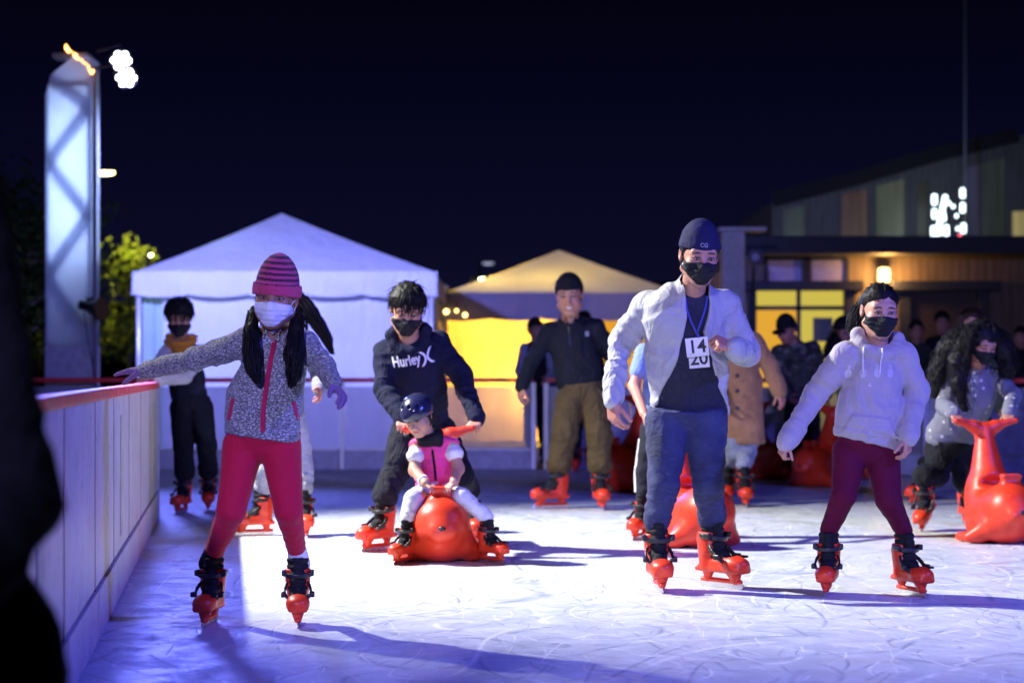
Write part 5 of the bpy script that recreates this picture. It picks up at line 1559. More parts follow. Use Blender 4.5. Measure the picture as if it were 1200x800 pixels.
P5 = person(dict(Y=11.6, label='small child in a navy helmet and pink vest sitting on an orange seal', head=(490, 489, -.10, 42, -22, 26, -8), neck=(503, 511, -.02), sa=(488, 523, -.03), sb=(530, 521, -.03), ch=(508, 536), wa=(509, 555), he=(509, 573),
    ea=(486, 551, -.08), wra=(499, 566, -.20), eb=(537, 549, -.08), wrb=(532, 565, -.2), ha=(499, 578, .0), hb=(521, 578, .0), ka=(485, 584, -.20), kb=(541, 582, -.20),
    feet=[(473, 11.33, -28, .0), (576, 11.38, 40, .0)], skate=.76, hand=.115, skin=(.52, .30, .21), child=1.0, face=2, bare=.92, res=.95, sq=.74,
    r=dict(ch=22, wa=21, he=21, sh=10, up=8.5, el=7, wr=6, th=13.5, kn=11, an=8.5, pel=20), hand_a=dict(d=(.7, -.5, -.4), n=(.1, .2, -1), curl=(.5, .7, .5)), hand_b=dict(d=(-.55, -.5, -.45), n=(-.1, .2, -1), curl=(.5, .7, .5))))
C = P5
PINK = cloth('pink_quilted_vest', (.80, .055, .25), .6, var=.08, wr=.35, sheen=.1)
f = top_field(C, .0052, sleeves='', fold=.5); f.disp(lambda P: -.006 * np.abs(np.sin((P[:, 2] - .3) * 46)) ** .5 + .006); J5 = sdf('vest', f, PINK, C.root, C.base)
f = Field(.0055); a = C.neck
for i in range(12):
    t0, t1_ = i * .5236, (i + 1) * .5236; q = lambda t: a + np.array([math.sin(t) * .054, -math.cos(t) * .05 - .01, .015 - .03 * max(0, math.cos(t))])
    f.rc(q(t0), q(t1_), .024, .024, .02)
f.rc(a + (-.03, -.05, -.03), a + (.05, -.04, -.03), .032, .032, .02); f.disp(lambda P: .004 * vn(P * 30, 3)); sdf('neck_warmer', f, BLACKF, C.root, C.base)
FRILL = cloth('white_frill', (.70, .68, .74), .8)
for sh, el in ((C.sa, C.ea), (C.sb, C.eb)):
    f = Field(.005); d = nrm(el - sh); f.rc(sh + d * .02, sh + d * .05, C.r['up'] * .95, C.r['up'] * 1.3, .01)
    f.disp(lambda P: .004 * np.sin(np.arctan2(P[:, 1], P[:, 0] * 3) * 40)); sdf('frill_sleeve', f, FRILL, C.root, C.base)
f = bottom_field(C, .0058, fold=.6); sdf('leggings', f, cloth('pale_leggings', (.55, .55, .66), .7, wr=.3), C.root, C.base)
tr = bvh_of([J5]); org = (C.ch + C.wa) / 2
strip(C, tr, [(0, .10), (.004, 0), (.004, -.075)], .014, org, seg=20).build('front_zip', BLACKF, C.root, C.base, smooth=True)
f = Field(.0042); h = C.h
f.ell(h.L((0, .015, .050)), [x * h.s for x in (.108, .130, .106)], h.M)
f.ops.append(('i', lambda P: (.020 + np.where(h.inv(P)[:, 1] > .0, -.55 * np.minimum(h.inv(P)[:, 1], .06), .0) - h.inv(P)[:, 2]) * h.s, None, None, .008))
for sx in (-.055, 0, .055): f.ell(h.L((sx, -.085 if sx == 0 else -.07, .118 if sx == 0 else .112)), [x * h.s for x in (.011, .03, .012)], h.M, .003, 's')
sdf('helmet', f, flat('navy_helmet_shell', (.016, .018, .060), .22, coat=.4, bscale=12), C.root, C.base)
mb = MB()
for sx in (-1, 1): mb.tube([h.L((sx * .092, .0, .03)), h.L((sx * .080, -.01, -.05)), h.L((sx * .03, -.045, -.105))], .007 * h.s, 6)
mb.build('chin_strap', BLACKF, C.root, C.base, smooth=True)
hair_cap(C, HAIR, .010, front=.05, side=-.06, back=-.1, seed=2, n=30, name='hair')
mb = MB(); d = nrm(C.wra - C.ea); 
mb.tube([C.wra - d * .045, C.wra - d * .028], C.r['wr'] * 1.08, 14); mb.build('wristband', WHITEP, C.root, C.base, smooth=True)

# ---- 6 the man in the black pullover
P6 = person(dict(Y=16.0, label='smiling man in a black cap, black zip pullover and brown trousers', head=(667, 347, -.06, 45, -6, 10, -2), neck=(668, 374, 0), sa=(644, 389, 0), sb=(697, 384, 0), ch=(671, 405), wa=(676, 432), he=(681, 456),
    ea=(622, 424, .0), wra=(611, 452, -.05), eb=(717, 415, .1), wrb=(726, 446, .1), ha=(668, 468), hb=(696, 468), ka=(662, 508, -.05), kb=(702, 508, -.05), feet=[(647, 15.95, -66), (704, 15.85, 6)], skate=1.06, hand=.19,
    skin=(.48, .24, .15), smile=True, r=dict(ch=28, wa=27, he=25, sh=11, up=11.5, el=9.5, wr=7, th=18.5, kn=16, an=12.5, pel=26.5), res=1.25, hand_a=dict(d=(-.12, 0, -1), n=(.9, .3, 0), curl=(.5, .6, .4))))
C = P6
f = top_field(C, fold=.9); collar(C, f, .045); J6 = sdf('pullover', f, cloth('black_pullover', (.011, .012, .020), .8, wr=.35), C.root, C.base)
f = bottom_field(C, fold=1.3, bunch=.8); sdf('trousers', f, cloth('brown_trousers', (.085, .058, .026), .85, wr=.5), C.root, C.base)
hair_cap(C, HAIR, .008, front=.07, side=.0, seed=2, n=20); hat(C, BLK, brim_z=.048, brim_h=.030, brim_t=.004, tall=.005)
f = Field(.006); a = C.neck; f.ell(a + C.f * .048 + C.v * .005, (.035, .02, .045)); sdf('undershirt', f, cloth('white_shirt', (.6, .6, .6), .8), C.root, C.base)
tr = bvh_of([J6]); org = W(667, 390, 15.9); strip(C, tr, [(0, .05), (0, -.10)], .008, org, seg=14).build('front_zip', BLACKP, C.root, C.base)
mb = MB(); mb.quad((-.016, -.02, 0), (.016, -.02, 0), (.016, .02, 0), (-.016, .02, 0)); decal(C, tr, mb.mesh('e'), W(688, 391, 15.9), cloth('grey_embroidery', (.22, .23, .30), .7), 'chest_emblem', cut=.02)

# ---- 8 child behind the man, with their seal
toW8 = seal(818, 12.45, 24, 'orange seal aid seen between the legs of the man in the white jacket')
hl = toW8((-.18, .30, .75))
P8 = person(dict(Y=13.1, label='child in a blue T-shirt mostly hidden behind the man in the white jacket', head=(776, 372, 0, 45, 5, 15, 0), neck=(776, 399, 0), sa=(755, 413, 0), sb=(797, 413, 0), ch=(776, 430), wa=(776, 460), he=(776, 490),
    ea=(743, 452, -.05), wra=pxof(hl + np.array([-.02, .12, .05]), 13.1), eb=(812, 452, -.05), wrb=(806, 480, -.3), ha=(764, 505), hb=(788, 505), ka=(756, 555, -.03), kb=(790, 555), feet=[(750, 13.0, -25), (795, 13.2, 10)], skate=.9, hand=.15,
    skin=(.52, .28, .20), bare=.80, child=.7, r=dict(ch=21, wa=21, he=22, sh=9, up=10, el=8, wr=6.5, th=15, kn=12, an=9.5, pel=22), res=1.3, hand_a=dict(d=(.15, -.4, -.8), n=(.9, 0, -.2), curl=(.6, .8, .5))))
C = P8
TEE8 = cloth('blue_tee', (.18, .26, .48), .85)
f = top_field(C, sleeves='', fold=.6)
for sh, el in ((C.sa, C.ea), (C.sb, C.eb)): f.rc(sh, sh * .45 + el * .55, C.r['up'] * 1.1, C.r['el'] * 1.35, .02)
sdf('t_shirt', f, TEE8, C.root, C.base); sdf('trousers', bottom_field(C), cloth('dark_track_pants', (.016, .017, .026), .8), C.root, C.base); hair_cap(C, HAIR, seed=4, n=30)
mb = MB(); mb.tube([C.ha + (-.075, -.0, -.05), C.ka + (-.062, -.01, 0), C.ca + (-.045, 0, .0)], .012, 6); mb.build('side_stripe', WHITEP, C.root, C.base)

# ---- 9 the man in the white jacket
P9 = person(dict(Y=10.0, label='tall man in an open white jacket and dark jeans wearing a number card', head=(820, 300, -.27, 65, 7, 17, 2.5), neck=(811, 338, -.10), sa=(760, 359, .0), sb=(848, 358, -.02), ch=(803, 376, -.06), wa=(806, 427, .0), he=(808, 485, .05),
    ea=(728, 402, .03), wra=(717, 468, -.14), eb=(874, 413, -.02), wrb=(861, 408, -.26), ha=(783, 492, .02), hb=(826, 492, .02), ka=(778, 566, -.06), kb=(830, 566, -.04),
    feet=[(772, 9.93, 4), (844, 10.07, 40)], skate=1.04, hand=.195, skin=(.50, .25, .17), face=6, sq=.60,
    r=dict(ch=49, wa=47, he=47, sh=16, up=19, el=15.5, wr=11, th=28, kn=18.5, an=17, pel=44),
    hand_a=dict(d=(.12, -.12, -1), n=(.75, .5, 0), curl=(.45, .55, .4), thumb=(.8, .45, .3), spread=.15), hand_b=dict(d=(-.9, -.25, .35), n=(-.2, .6, -.75), curl=(1.0, 1.2, .8), thumb=(.6, .6, .55))))
C = P9
def bundle(C): return None
WJ = cloth('white_bomber_jacket', (.40, .40, .42), .55, var=.06, wr=.32, sheen=.05, wscale=11)
f = Field(.0062); r = C.r
# t-shirt
f2 = Field(.0065); sq = .56
f2.rc(C.neck - C.v * .045, C.ch, r['sh'] * 1.3, r['ch'] * .60, .04, frame=C.fr, sq=.72)
f2.rc(C.ch, C.wa, r['ch'] * .82, r['wa'] * .88, .05, frame=C.fr, sq=sq * 1.08, fold=(.006, 8, .8, .5, 3)); f2.rc(C.wa, C.he, r['wa'] * .88, r['he'] * .95, .05, frame=C.fr, sq=sq * 1.22, fold=(.009, 14, .8, .5, 5))
f2.cut(C.he + C.v * .015, -C.v + C.u * .03); f2.ell(C.neck + C.v * .03 + C.f * .03, (.066, .07, .05), None, .01, 's'); f2.disp(lambda P: .004 * vn(P * np.array([12, 12, 6], np.float32), 9))
J9t = sdf('t_shirt', f2, cloth('dark_tee', (.028, .030, .050), .9, wr=.45), C.root, C.base)
f = top_field(C, .0056, fold=1.3); collar(C, f, .045, rad=.078, th=.010)
Lx = [uvp(C, x, y, C.ch) for x, y in ((803, 322), (800, 350), (799, 390), (789, 430), (776, 470), (768, 490))]; Rx = [uvp(C, x, y, C.ch) for x, y in ((826, 322), (829, 350), (823, 385), (834, 428), (851, 470), (858, 490))]
def opening(P):
    q = P - C.ch.astype(np.float32); u_ = q @ C.u.astype(np.float32); v_ = q @ C.v.astype(np.float32); w_ = q @ C.f.astype(np.float32)
    vl = np.array([p[1] for p in Lx][::-1]); ul = np.array([p[0] for p in Lx][::-1]); vr = np.array([p[1] for p in Rx][::-1]); ur = np.array([p[0] for p in Rx][::-1])
    wob = .006 * np.sin(v_ * 26)
    d = np.maximum(np.interp(v_, vl, ul) + wob - u_, u_ - np.interp(v_, vr, ur) - wob)
    return np.maximum(np.maximum(d, -w_ + .02), v_ - .36)
f.fn(opening, C.he - .35, C.neck + .35, .012, 's')
J9 = sdf('jacket', f, WJ, C.root, C.base)
f = bottom_field(C, .006, fold=.85)
def denim():
    m, t, p, o = nt('dark_denim'); co = coords(t)
    n = noise(t, co, 7, 5); n2 = noise(t, coords(t, (60, 60, 600)), 1, 2)
    c = ramp(t, mathn(t, 'ADD', mathn(t, 'MULTIPLY', n, .8), mathn(t, 'MULTIPLY', n2, .2)), [(.35, (.008, .011, .042)), (.66, (.032, .040, .120))])
    cr = ramp(t, noise(t, coords(t, (1, 1, 4)), 11, 4, .6, 1.5), [(.58, 0.0), (.70, 1.0)]); c = mixc(t, mathn(t, 'MULTIPLY', cr, .4), c, (.09, .10, .20))
    t.links.new(c, p.inputs['Base Color']); p.inputs['Roughness'].default_value = .85; bump(t, p, noise(t, coords(t, (1, 1, 2.2)), 18, 4, .55, 1.5), .3, .02); return m
J9j = sdf('jeans', f, denim(), C.root, C.base)
face_mask(C, BLKM)
def capcol(q): return np.repeat(np.array([[.014, .016, .062]], np.float32), len(q), 0)
hair_cap(C, HAIR, .006, front=.05, side=-.03, back=-.08, fringe=False, seed=9, n=8)
hat(C, cloth('navy_cap', (.016, .017, .060), .8, wr=.2), brim_z=.036, brim_h=.026, brim_t=.003, tall=.012, tilt=-.12, name='cap')
f = Field(.005); h = C.h
f.ell(h.L((0, .135, .034)), [x * h.s for x in (.062, .05, .006)], h.M); sdf('cap_peak', f, cloth('navy_cap'.replace('navy_cap', 'navy_cap'), ()), C.root, C.base)
capo = [o for o in C.root.children if o.name.startswith('cap') and 'peak' not in o.name]
trh = bvh_of([o for o in C.root.children if o.name.split('.')[0] == 'cap'])
H9 = Ctx(); H9.u, H9.v, H9.f = h.M[:, 0], h.M[:, 2], -h.M[:, 1]; H9.root, H9.base = C.root, C.base
decal(H9, trh, text_mesh('CG', .026, .0010), h.L((-.004, -.1, .066)), cloth('grey_embroidery', (.22, .23, .30)), 'cap_emblem', off=.003)
# lanyard and two number cards hung on it
tr9 = bvh_of([J9t, J9]); mb = MB()
ctr = W(814, 386, 9.78)
def on(px, py, off=.006):
    x, y = uvp(C, px, py, C.ch); p = lay(C, tr9, [(x, y)], C.ch, off)[0]; return p
yk = on(814, 388, .010)
for pp in ([(800, 345), (801, 358), (806, 372), (814, 388)], [(827, 345), (824, 358), (819, 372), (814, 388)]):
    pts = [on(x, y) for x, y in pp]; pts = [p for p in pts if p is not None]; mb.tube(pts, .005, 6)
top_c = on(817, 392, .012)
mb.tube([yk, yk * .5 + top_c * .5 + C.f * .008, top_c + C.f * .004], .005, 6)
mb.build('lanyard', cloth('blue_lanyard', (.06, .07, .42), .6), C.root, C.base, smooth=True)
def card(px, py, w, hgt, rot, off, txt, size, nm):
    c = on(px, py, off); sN = FPX / c[1]; u, v = np.array([1., 0, 0]), nrm([0, .10, 1]); ca, sa = math.cos(R(rot)), math.sin(R(rot))
    uu, vv = u * ca + v * sa, v * ca - u * sa; ff = np.cross(uu, vv)
    m2 = MB(); 
    for s_ in (0, -.003): m2.v += [tuple(c + uu * x * w / 2 + vv * y * hgt / 2 + ff * s_) for x, y in ((-1, -1), (1, -1), (1, 1), (-1, 1))]
    m2.f += [(0, 1, 2, 3), (7, 6, 5, 4)] + [(i, i + 4, (i + 1) % 4 + 4, (i + 1) % 4) for i in range(4)]
    o = m2.build(nm, CARD, C.root, C.base)
    me = text_mesh(txt, size, .0016); me.transform(Matrix(((uu[0], vv[0], ff[0], c[0] + ff[0] * .0012), (uu[1], vv[1], ff[1], c[1] + ff[1] * .0012), (uu[2], vv[2], ff[2], c[2] + ff[2] * .0012), (0, 0, 0, 1))))
    link('number', me, INK, o, C.base)
card(817, 418, .098, .085, 5, .018, '20', .088, 'number_card'); card(814, 403, .108, .092, 6, .030, '14', .088, 'number_card')

# ---- 10 the tan coat, 11 camo jacket, 12 dark hair
P10 = person(dict(Y=16.4, label='skater in a long tan coat and pale jeans behind the man in white', head=(846, 366, -.05, 38, 10, 18, 0), neck=(852, 390, 0), sa=(841, 402, 0), sb=(884, 401, 0), ch=(864, 418), wa=(869, 450), he=(876, 520),
    ea=(836, 432), wra=(838, 458, -.1), eb=(903, 430), wrb=(913, 458, -.05), ha=(860, 478), hb=(878, 478), ka=(862, 530), kb=(875, 530), feet=[(853, 16.5, -10), (873, 16.2, 0)], skate=1.0, hand=.175, skin=(.50, .24, .18),
    r=dict(ch=23, wa=23, he=21, sh=10, up=12, el=10, wr=8, th=14, kn=11, an=9, pel=21), res=1.4, hand_b=dict(n=(-.6, .6, 0))))
C = P10
f = top_field(C, fold=.9); sdf('coat', f, cloth('tan_coat', (.32, .16, .085), .85), C.root, C.base); sdf('jeans', bottom_field(C), cloth('pale_denim', (.25, .27, .36), .85), C.root, C.base); hair_cap(C, HAIR, seed=6, n=20)
tr = bvh_of([C.root.children[-3]]) if False else None
mb = MB()
for py in (440, 458, 478): mb.ball(W(864, py, 16.25) + np.array([0, .005, 0]), .018, 8, 6, (1, .5, 1))
mb.build('buttons', BLACKP, C.root, C.base)
def camo():
    m, t, p, o = nt('camo_cloth'); v = node(t, 'ShaderNodeTexVoronoi'); v.inputs['Scale'].default_value = 16; t.links.new(coords(t), v.inputs[0])
    n = noise(t, coords(t), 12, 2); c = ramp(t, n, [(.40, (.012, .014, .013)), (.47, (.05, .055, .045)), (.55, (.02, .022, .02)), (.62, (.13, .125, .11))]); t.links.new(c, p.inputs['Base Color']); p.inputs['Roughness'].default_value = .85; return m
toW11 = seal(957, 19.0, -38, 'orange seal aid behind the sleeve of the girl in the white hoodie')
P11 = person(dict(Y=19.9, label='man in a black peaked cap and camouflage jacket bending over a seal aid', head=(921, 386, -.2, 30, -38, 30, 0), neck=(931, 402, -.1), sa=(914, 414, -.05), sb=(952, 410, 0), ch=(935, 428), wa=(938, 453), he=(940, 476), ea=(914, 440, -.1), wra=(925, 462, -.3), eb=(960, 438, -.1), wrb=(956, 464, -.3),
    ha=(931, 482), hb=(949, 482), ka=(930, 520), kb=(951, 520), feet=[(926, 19.9, -20), (955, 20.0, 10)], skate=1.0, hand=.18, skin=(.45, .2, .14), r=dict(ch=22, wa=21, he=20, sh=9, up=11, el=9, wr=7, th=13, kn=11, an=9, pel=20), res=1.6))
C = P11
sdf('jacket', top_field(C), camo(), C.root, C.base); sdf('trousers', bottom_field(C), BLK, C.root, C.base); hair_cap(C, HAIR, .008, seed=2, n=10); hat(C, BLK, brim_z=.04, brim_h=.02, brim_t=.003, tall=.006, name='cap')
f = Field(.007); h = C.h; f.ell(h.L((0, -.12, .045)), [x * h.s for x in (.07, .06, .008)], h.M); sdf('cap_peak', f, BLK, C.root, C.base)
P12 = person(dict(Y=20.2, label='dark-haired person leaning forward beside the lit doorway in a lime jacket', head=(988, 388, -.2, 28, -20, 30, 0), neck=(996, 402, -.1), sa=(983, 412), sb=(1014, 410), ch=(998, 426), wa=(1000, 450), he=(1000, 478), ea=(976, 438, -.1), wra=(970, 462, -.3), eb=(1020, 438), wrb=(1020, 462, -.2),
    ha=(992, 484), hb=(1008, 484), ka=(990, 520), kb=(1010, 520), feet=[(986, 20.2, -10), (1012, 20.2, 10)], skate=.95, hand=.17, skin=(.42, .2, .14), r=dict(ch=19, wa=19, he=19, sh=8, up=9, el=8, wr=6, th=12, kn=10, an=8, pel=18), res=1.7))
C = P12
sdf('jacket', top_field(C), cloth('lime_jacket', (.32, .40, .02), .8), C.root, C.base); sdf('trousers', bottom_field(C), BLK, C.root, C.base); hair_cap(C, HAIR, .02, seed=12, n=40)
plait(C, [(992, 378, -.05), (982, 395, -.2), (972, 410, -.25), (965, 420, -.28)], [.10, .09, .06, .02], 13, 40, r0=.008)

# ---- 13 the girl in the white hoodie
P13 = person(dict(Y=9.75, label='girl in a white hoodie and dark mask with maroon leggings gliding at the right', head=(1031, 365, -.04, 60, 5, 12, 2), neck=(1027, 404, .02), sa=(992, 415, .0), sb=(1058, 417, .0), ch=(1025, 444), wa=(1019, 486), he=(1015, 520), ea=(955, 463, .03), wra=(922, 517, -.08), eb=(1074, 458, .03), wrb=(1064, 510, -.10),
    ha=(996, 530, .02), hb=(1034, 532, .02), ka=(989, 580, -.05), kb=(1041, 585, -.05), feet=[(970, 9.76, -14), (1067, 9.72, 22)], skate=.92, hand=.155, skin=(.52, .29, .20), child=.5, face=4, sq=.68,
    r=dict(ch=34, wa=38, he=40, sh=13, up=17, el=14.5, wr=11, th=22, kn=15, an=10.5, pel=36), hemtilt=-.14, hand_b=dict(d=(-.05, -.15, -1), n=(-.8, .5, 0), curl=(.5, .6, .4)), hand_a=dict(d=(-.4, -.1, -.9), n=(.8, .5, 0), curl=(.8, .9, .5), L=.13)))
C = P13
f = top_field(C, .0065, fold=.75); hood(C, f, 1.05)
Pk = [uvp(C, x, y, C.ch) for x, y in ((998, 485), (1043, 487), (1054, 512), (986, 508))]
def pocket(P):
    q = P - C.ch.astype(np.float32); u_ = q @ C.u.astype(np.float32); v_ = q @ C.v.astype(np.float32); w_ = q @ C.f.astype(np.float32)
    t = np.clip((Pk[0][1] - v_) / (Pk[0][1] - Pk[3][1]), 0, 1); l = Pk[0][0] + (Pk[3][0] - Pk[0][0]) * t; r_ = Pk[1][0] + (Pk[2][0] - Pk[1][0]) * t
    d = np.minimum(np.minimum(u_ - l, r_ - u_), np.minimum(Pk[0][1] - v_, v_ - Pk[3][1])); return -.010 * np.clip(d / .006, 0, 1) * (w_ > 0)
f.disp(pocket)
HOODW = cloth('white_fleece_hoodie', (.38, .34, .38), .9, var=.05, wr=.35, sheen=.3, wscale=10)
J13 = sdf('hoodie', f, HOODW, C.root, C.base)
sdf('leggings', bottom_field(C, .006, fold=.35), cloth('maroon_leggings', (.095, .004, .028), .8, var=.1, wr=.12), C.root, C.base)
face_mask(C, BLKM)
tr = bvh_of([J13]); PR = cloth('pale_print', (.52, .48, .53), .7)
for k, px in enumerate((997, 1012, 1028, 1044)):
    mb = MB(); x, y = uvp(C, px, 437, C.ch); n = 16
    # a pale oval fruit with a leafy crown
    mb.quad(*[(x + .0155 * math.cos(2 * math.pi * i / n), y + .023 * math.sin(2 * math.pi * i / n), 0) for i in range(n)])
    mb.quad((x - .004, y + .0225, 0), (x + .004, y + .0225, 0), (x + .013, y + .042, 0), (x + .005, y + .036, 0), (x, y + .050, 0), (x - .005, y + .036, 0), (x - .013, y + .042, 0))
    decal(C, tr, mb.mesh('print'), C.ch, PR, 'fruit_print', off=.0015, cut=.02)
mb = MB(); x, y = uvp(C, 1019, 451, C.ch); mb.quad((x - .012, y - .008, 0), (x + .012, y - .008, 0), (x, y + .012, 0))
decal(C, tr, mb.mesh('print'), C.ch, PR, 'small_print', off=.0015, cut=.02)
mb = MB()
for xs in ((1014, 406, 1012, 437), (1035, 408, 1031, 437)):
    pts = [p for p in lay(C, tr, [uvp(C, xs[0] + (xs[2] - xs[0]) * t / 6, xs[1] + (xs[3] - xs[1]) * t / 6, C.ch) for t in range(7)], C.ch, .006) if p is not None]
    mb.tube(pts, .0042, 6)
mb.build('drawstring', cloth('white_cord', (.72, .70, .72), .8), C.root, C.base, smooth=True)
hair_cap(C, HAIR, .006, front=.072, side=-.012, back=-.06, fringe=False, seed=8, n=60, ln=.035)
plait(C, [(1016, 352, .05), (1006, 368, .08), (1001, 384, .06), (1003, 396, .02)], [.055, .05, .04, .015], 14, 90)

# ---- 14 the curly-haired woman and her seal, 15 the woman behind her
toW14 = seal(1175, 12.75, 9, 'orange seal aid pushed by the woman with long curly hair')
hl, hr = toW14((-.19, .295, .75)), toW14((.19, .295, .75))
P14 = person(dict(Y=13.7, label='woman with long black curly hair in a dotted grey jacket leaning on a seal aid', head=(1152, 404, -.30, 42, 14, 26, 4), neck=(1145, 430, -.17), sa=(1114, 446, -.12), sb=(1170, 442, -.12), ch=(1140, 462, -.09), wa=(1127, 490, .03), he=(1114, 513, .14), ea=(1106, 476, -.22), wra=pxof(hl + np.array([0, .09, .05]), 13.7), eb=(1187, 464, -.28), wrb=pxof(hr + np.array([0, .09, .05]), 13.7),
    ha=(1103, 524, .18), hb=(1128, 524, .18), ka=(1098, 556, .10), kb=(1131, 560, .15), feet=[(1086, 13.75, -28, .04, 22), (1135, 14.2, 5)], skate=.98, hand=.165, skin=(.42, .2, .14), r=dict(ch=28, wa=29, he=30, sh=10, up=11.5, el=9.5, wr=7, th=20, kn=15, an=12, pel=30), res=1.2, sq=.72,
    hand_a=dict(d=(.2, -.75, -.45), n=(0, .3, -1), curl=(.9, 1.1, .7)), hand_b=dict(d=(-.2, -.75, -.45), n=(0, .3, -1), curl=(.9, 1.1, .7))))
C = P14
def dots():
    m, t, p, o = nt('dotted_grey_jacket'); v = node(t, 'ShaderNodeTexVoronoi'); v.inputs['Scale'].default_value = 18; v.inputs['Randomness'].default_value = .35; t.links.new(coords(t), v.inputs[0])
    d = ramp(t, v.outputs[0], [(.16, 1.0), (.22, 0.0)]); c = mixc(t, d, (.15, .15, .20), (.55, .55, .60)); t.links.new(c, p.inputs['Base Color']); p.inputs['Roughness'].default_value = .85
    bump(t, p, noise(t, coords(t), 16, 4, .55, 1), .4, .02); return m
f = top_field(C, fold=1.0); collar(C, f, .04); sdf('jacket', f, dots(), C.root, C.base); sdf('trousers', bottom_field(C, bunch=.7), BLK, C.root, C.base); face_mask(C, BLKM, loops=False)
f = Field(.010); h = C.h; s_ = h.s
f.ell(h.L((0, .045, .05)), [x * s_ for x in (.115, .12, .10)], h.M, .05)
def wp(px, py, dy): return W(px, py, 13.7 + dy)
f.chain([wp(1138, 388, -.22), wp(1112, 408, -.18), wp(1100, 436, -.16), wp(1094, 462, -.14)], [.06, .068, .06, .03], .05)
f.chain([wp(1164, 390, -.22), wp(1177, 412, -.2), wp(1180, 434, -.2), wp(1178, 450, -.2)], [.055, .058, .045, .02], .05)
f.chain([wp(1132, 395, -.3), wp(1122, 422, -.34), wp(1124, 452, -.33), wp(1130, 478, -.32)], [.045, .05, .045, .02], .04)
f.ell(h.L((.03, -.13, -.03)), [x * s_ for x in (.062, .09, .085)], h.M, .02, 's')
f.disp(lambda P: .012 * vn(P * 26, 3) + .008 * vn(P * 55, 4))
rg = random.Random(5); mb = MB()
GUIDE = [([(1140, 381, -.24), (1122, 392, -.20), (1104, 425, -.17), (1096, 462, -.15)], .075), ([(1146, 380, -.26), (1128, 398, -.30), (1121, 430, -.34), (1130, 478, -.33)], .05),
         ([(1158, 380, -.24), (1172, 394, -.21), (1180, 424, -.21), (1179, 450, -.2)], .065), ([(1150, 379, -.22), (1140, 392, -.12), (1128, 430, -.08), (1120, 465, -.05)], .08), ([(1152, 378, -.3), (1140, 386, -.36), (1134, 400, -.38), (1128, 430, -.36)], .04)]
skin_c = np.array([.03, -.13, -.03])
for i in range(760):
    gp, sp_r = GUIDE[i % 5]; g = [wp(*q) for q in gp]
    off = np.array([rg.gauss(0, 1), rg.gauss(0, 1), rg.gauss(0, .5)]) * sp_r * .55; a0 = rg.uniform(0, 6.28); cr = rg.uniform(.006, .014); t0 = rg.uniform(0, .35); t1_ = rg.uniform(.7, 1.05); pts = []
    m = 26
    for j in range(m):
        t = (t0 + (t1_ - t0) * j / (m - 1)) * 3; k = min(int(t), 2); w = t - k
        p = g[k] * (1 - w) + g[k + 1] * w + off * (.35 + .65 * min(1, t)); a_ = a0 + j * .95
        p = p + np.array([math.cos(a_), math.sin(a_), .4 * math.sin(a_ * .5)]) * cr
        if np.linalg.norm((h.inv(p[None].astype(np.float32))[0] - skin_c) / np.array([1, 1.6, 1.4])) < .062: break
        pts.append(p)
    if len(pts) > 3: mb.tube(pts, [.0030 * (1 - .6 * j / len(pts)) for j in range(len(pts))], 3, False)
sdf('hair', f, HAIR, C.root, C.base, extra=mb)
P15 = person(dict(Y=16.6, label='brown-haired woman standing behind the curly-haired woman', head=(1139, 384, 0, 40, -2, 6, 0), neck=(1139, 409, 0), sa=(1116, 421), sb=(1162, 421), ch=(1139, 438), wa=(1139, 462), he=(1139, 488), ea=(1106, 450), wra=(1104, 478, -.1), eb=(1172, 450), wrb=(1174, 478, -.1), ha=(1127, 498), hb=(1149, 498), ka=(1108, 540), kb=(1140, 540),
    feet=[(1079, 16.4, -50), (1134, 16.8, 8)], skate=1.0, hand=.17, skin=(.5, .27, .19), r=dict(ch=22, wa=21, he=22, sh=9, up=10, el=9, wr=7, th=15, kn=12, an=9, pel=22), res=1.5))
C = P15
sdf('jacket', top_field(C), cloth('olive_jacket', (.045, .05, .045), .85), C.root, C.base); sdf('trousers', bottom_field(C), BLK, C.root, C.base); hair_cap(C, HAIRB, .016, front=.075, seed=21, n=40, fringe=False)
plait(C, [(1126, 372, -.02), (1120, 395, -.03), (1119, 420, -.08)], [.045, .05, .03], 22, 70, mat=HAIRB, r0=.005); plait(C, [(1152, 372, -.02), (1158, 395, -.03), (1160, 420, -.08)], [.045, .05, .03], 23, 70, mat=HAIRB, r0=.005)

# ---- more seals further back
seal(728, 18.3, -40, 'orange seal aid standing behind the man in the brown trousers', 1.12)
seal(905, 20.4, 35, 'shaded seal aid between the tan coat and the camouflage jacket')
seal(862, 20.8, -60, 'darkest seal aid at the back barrier beside the man in white')

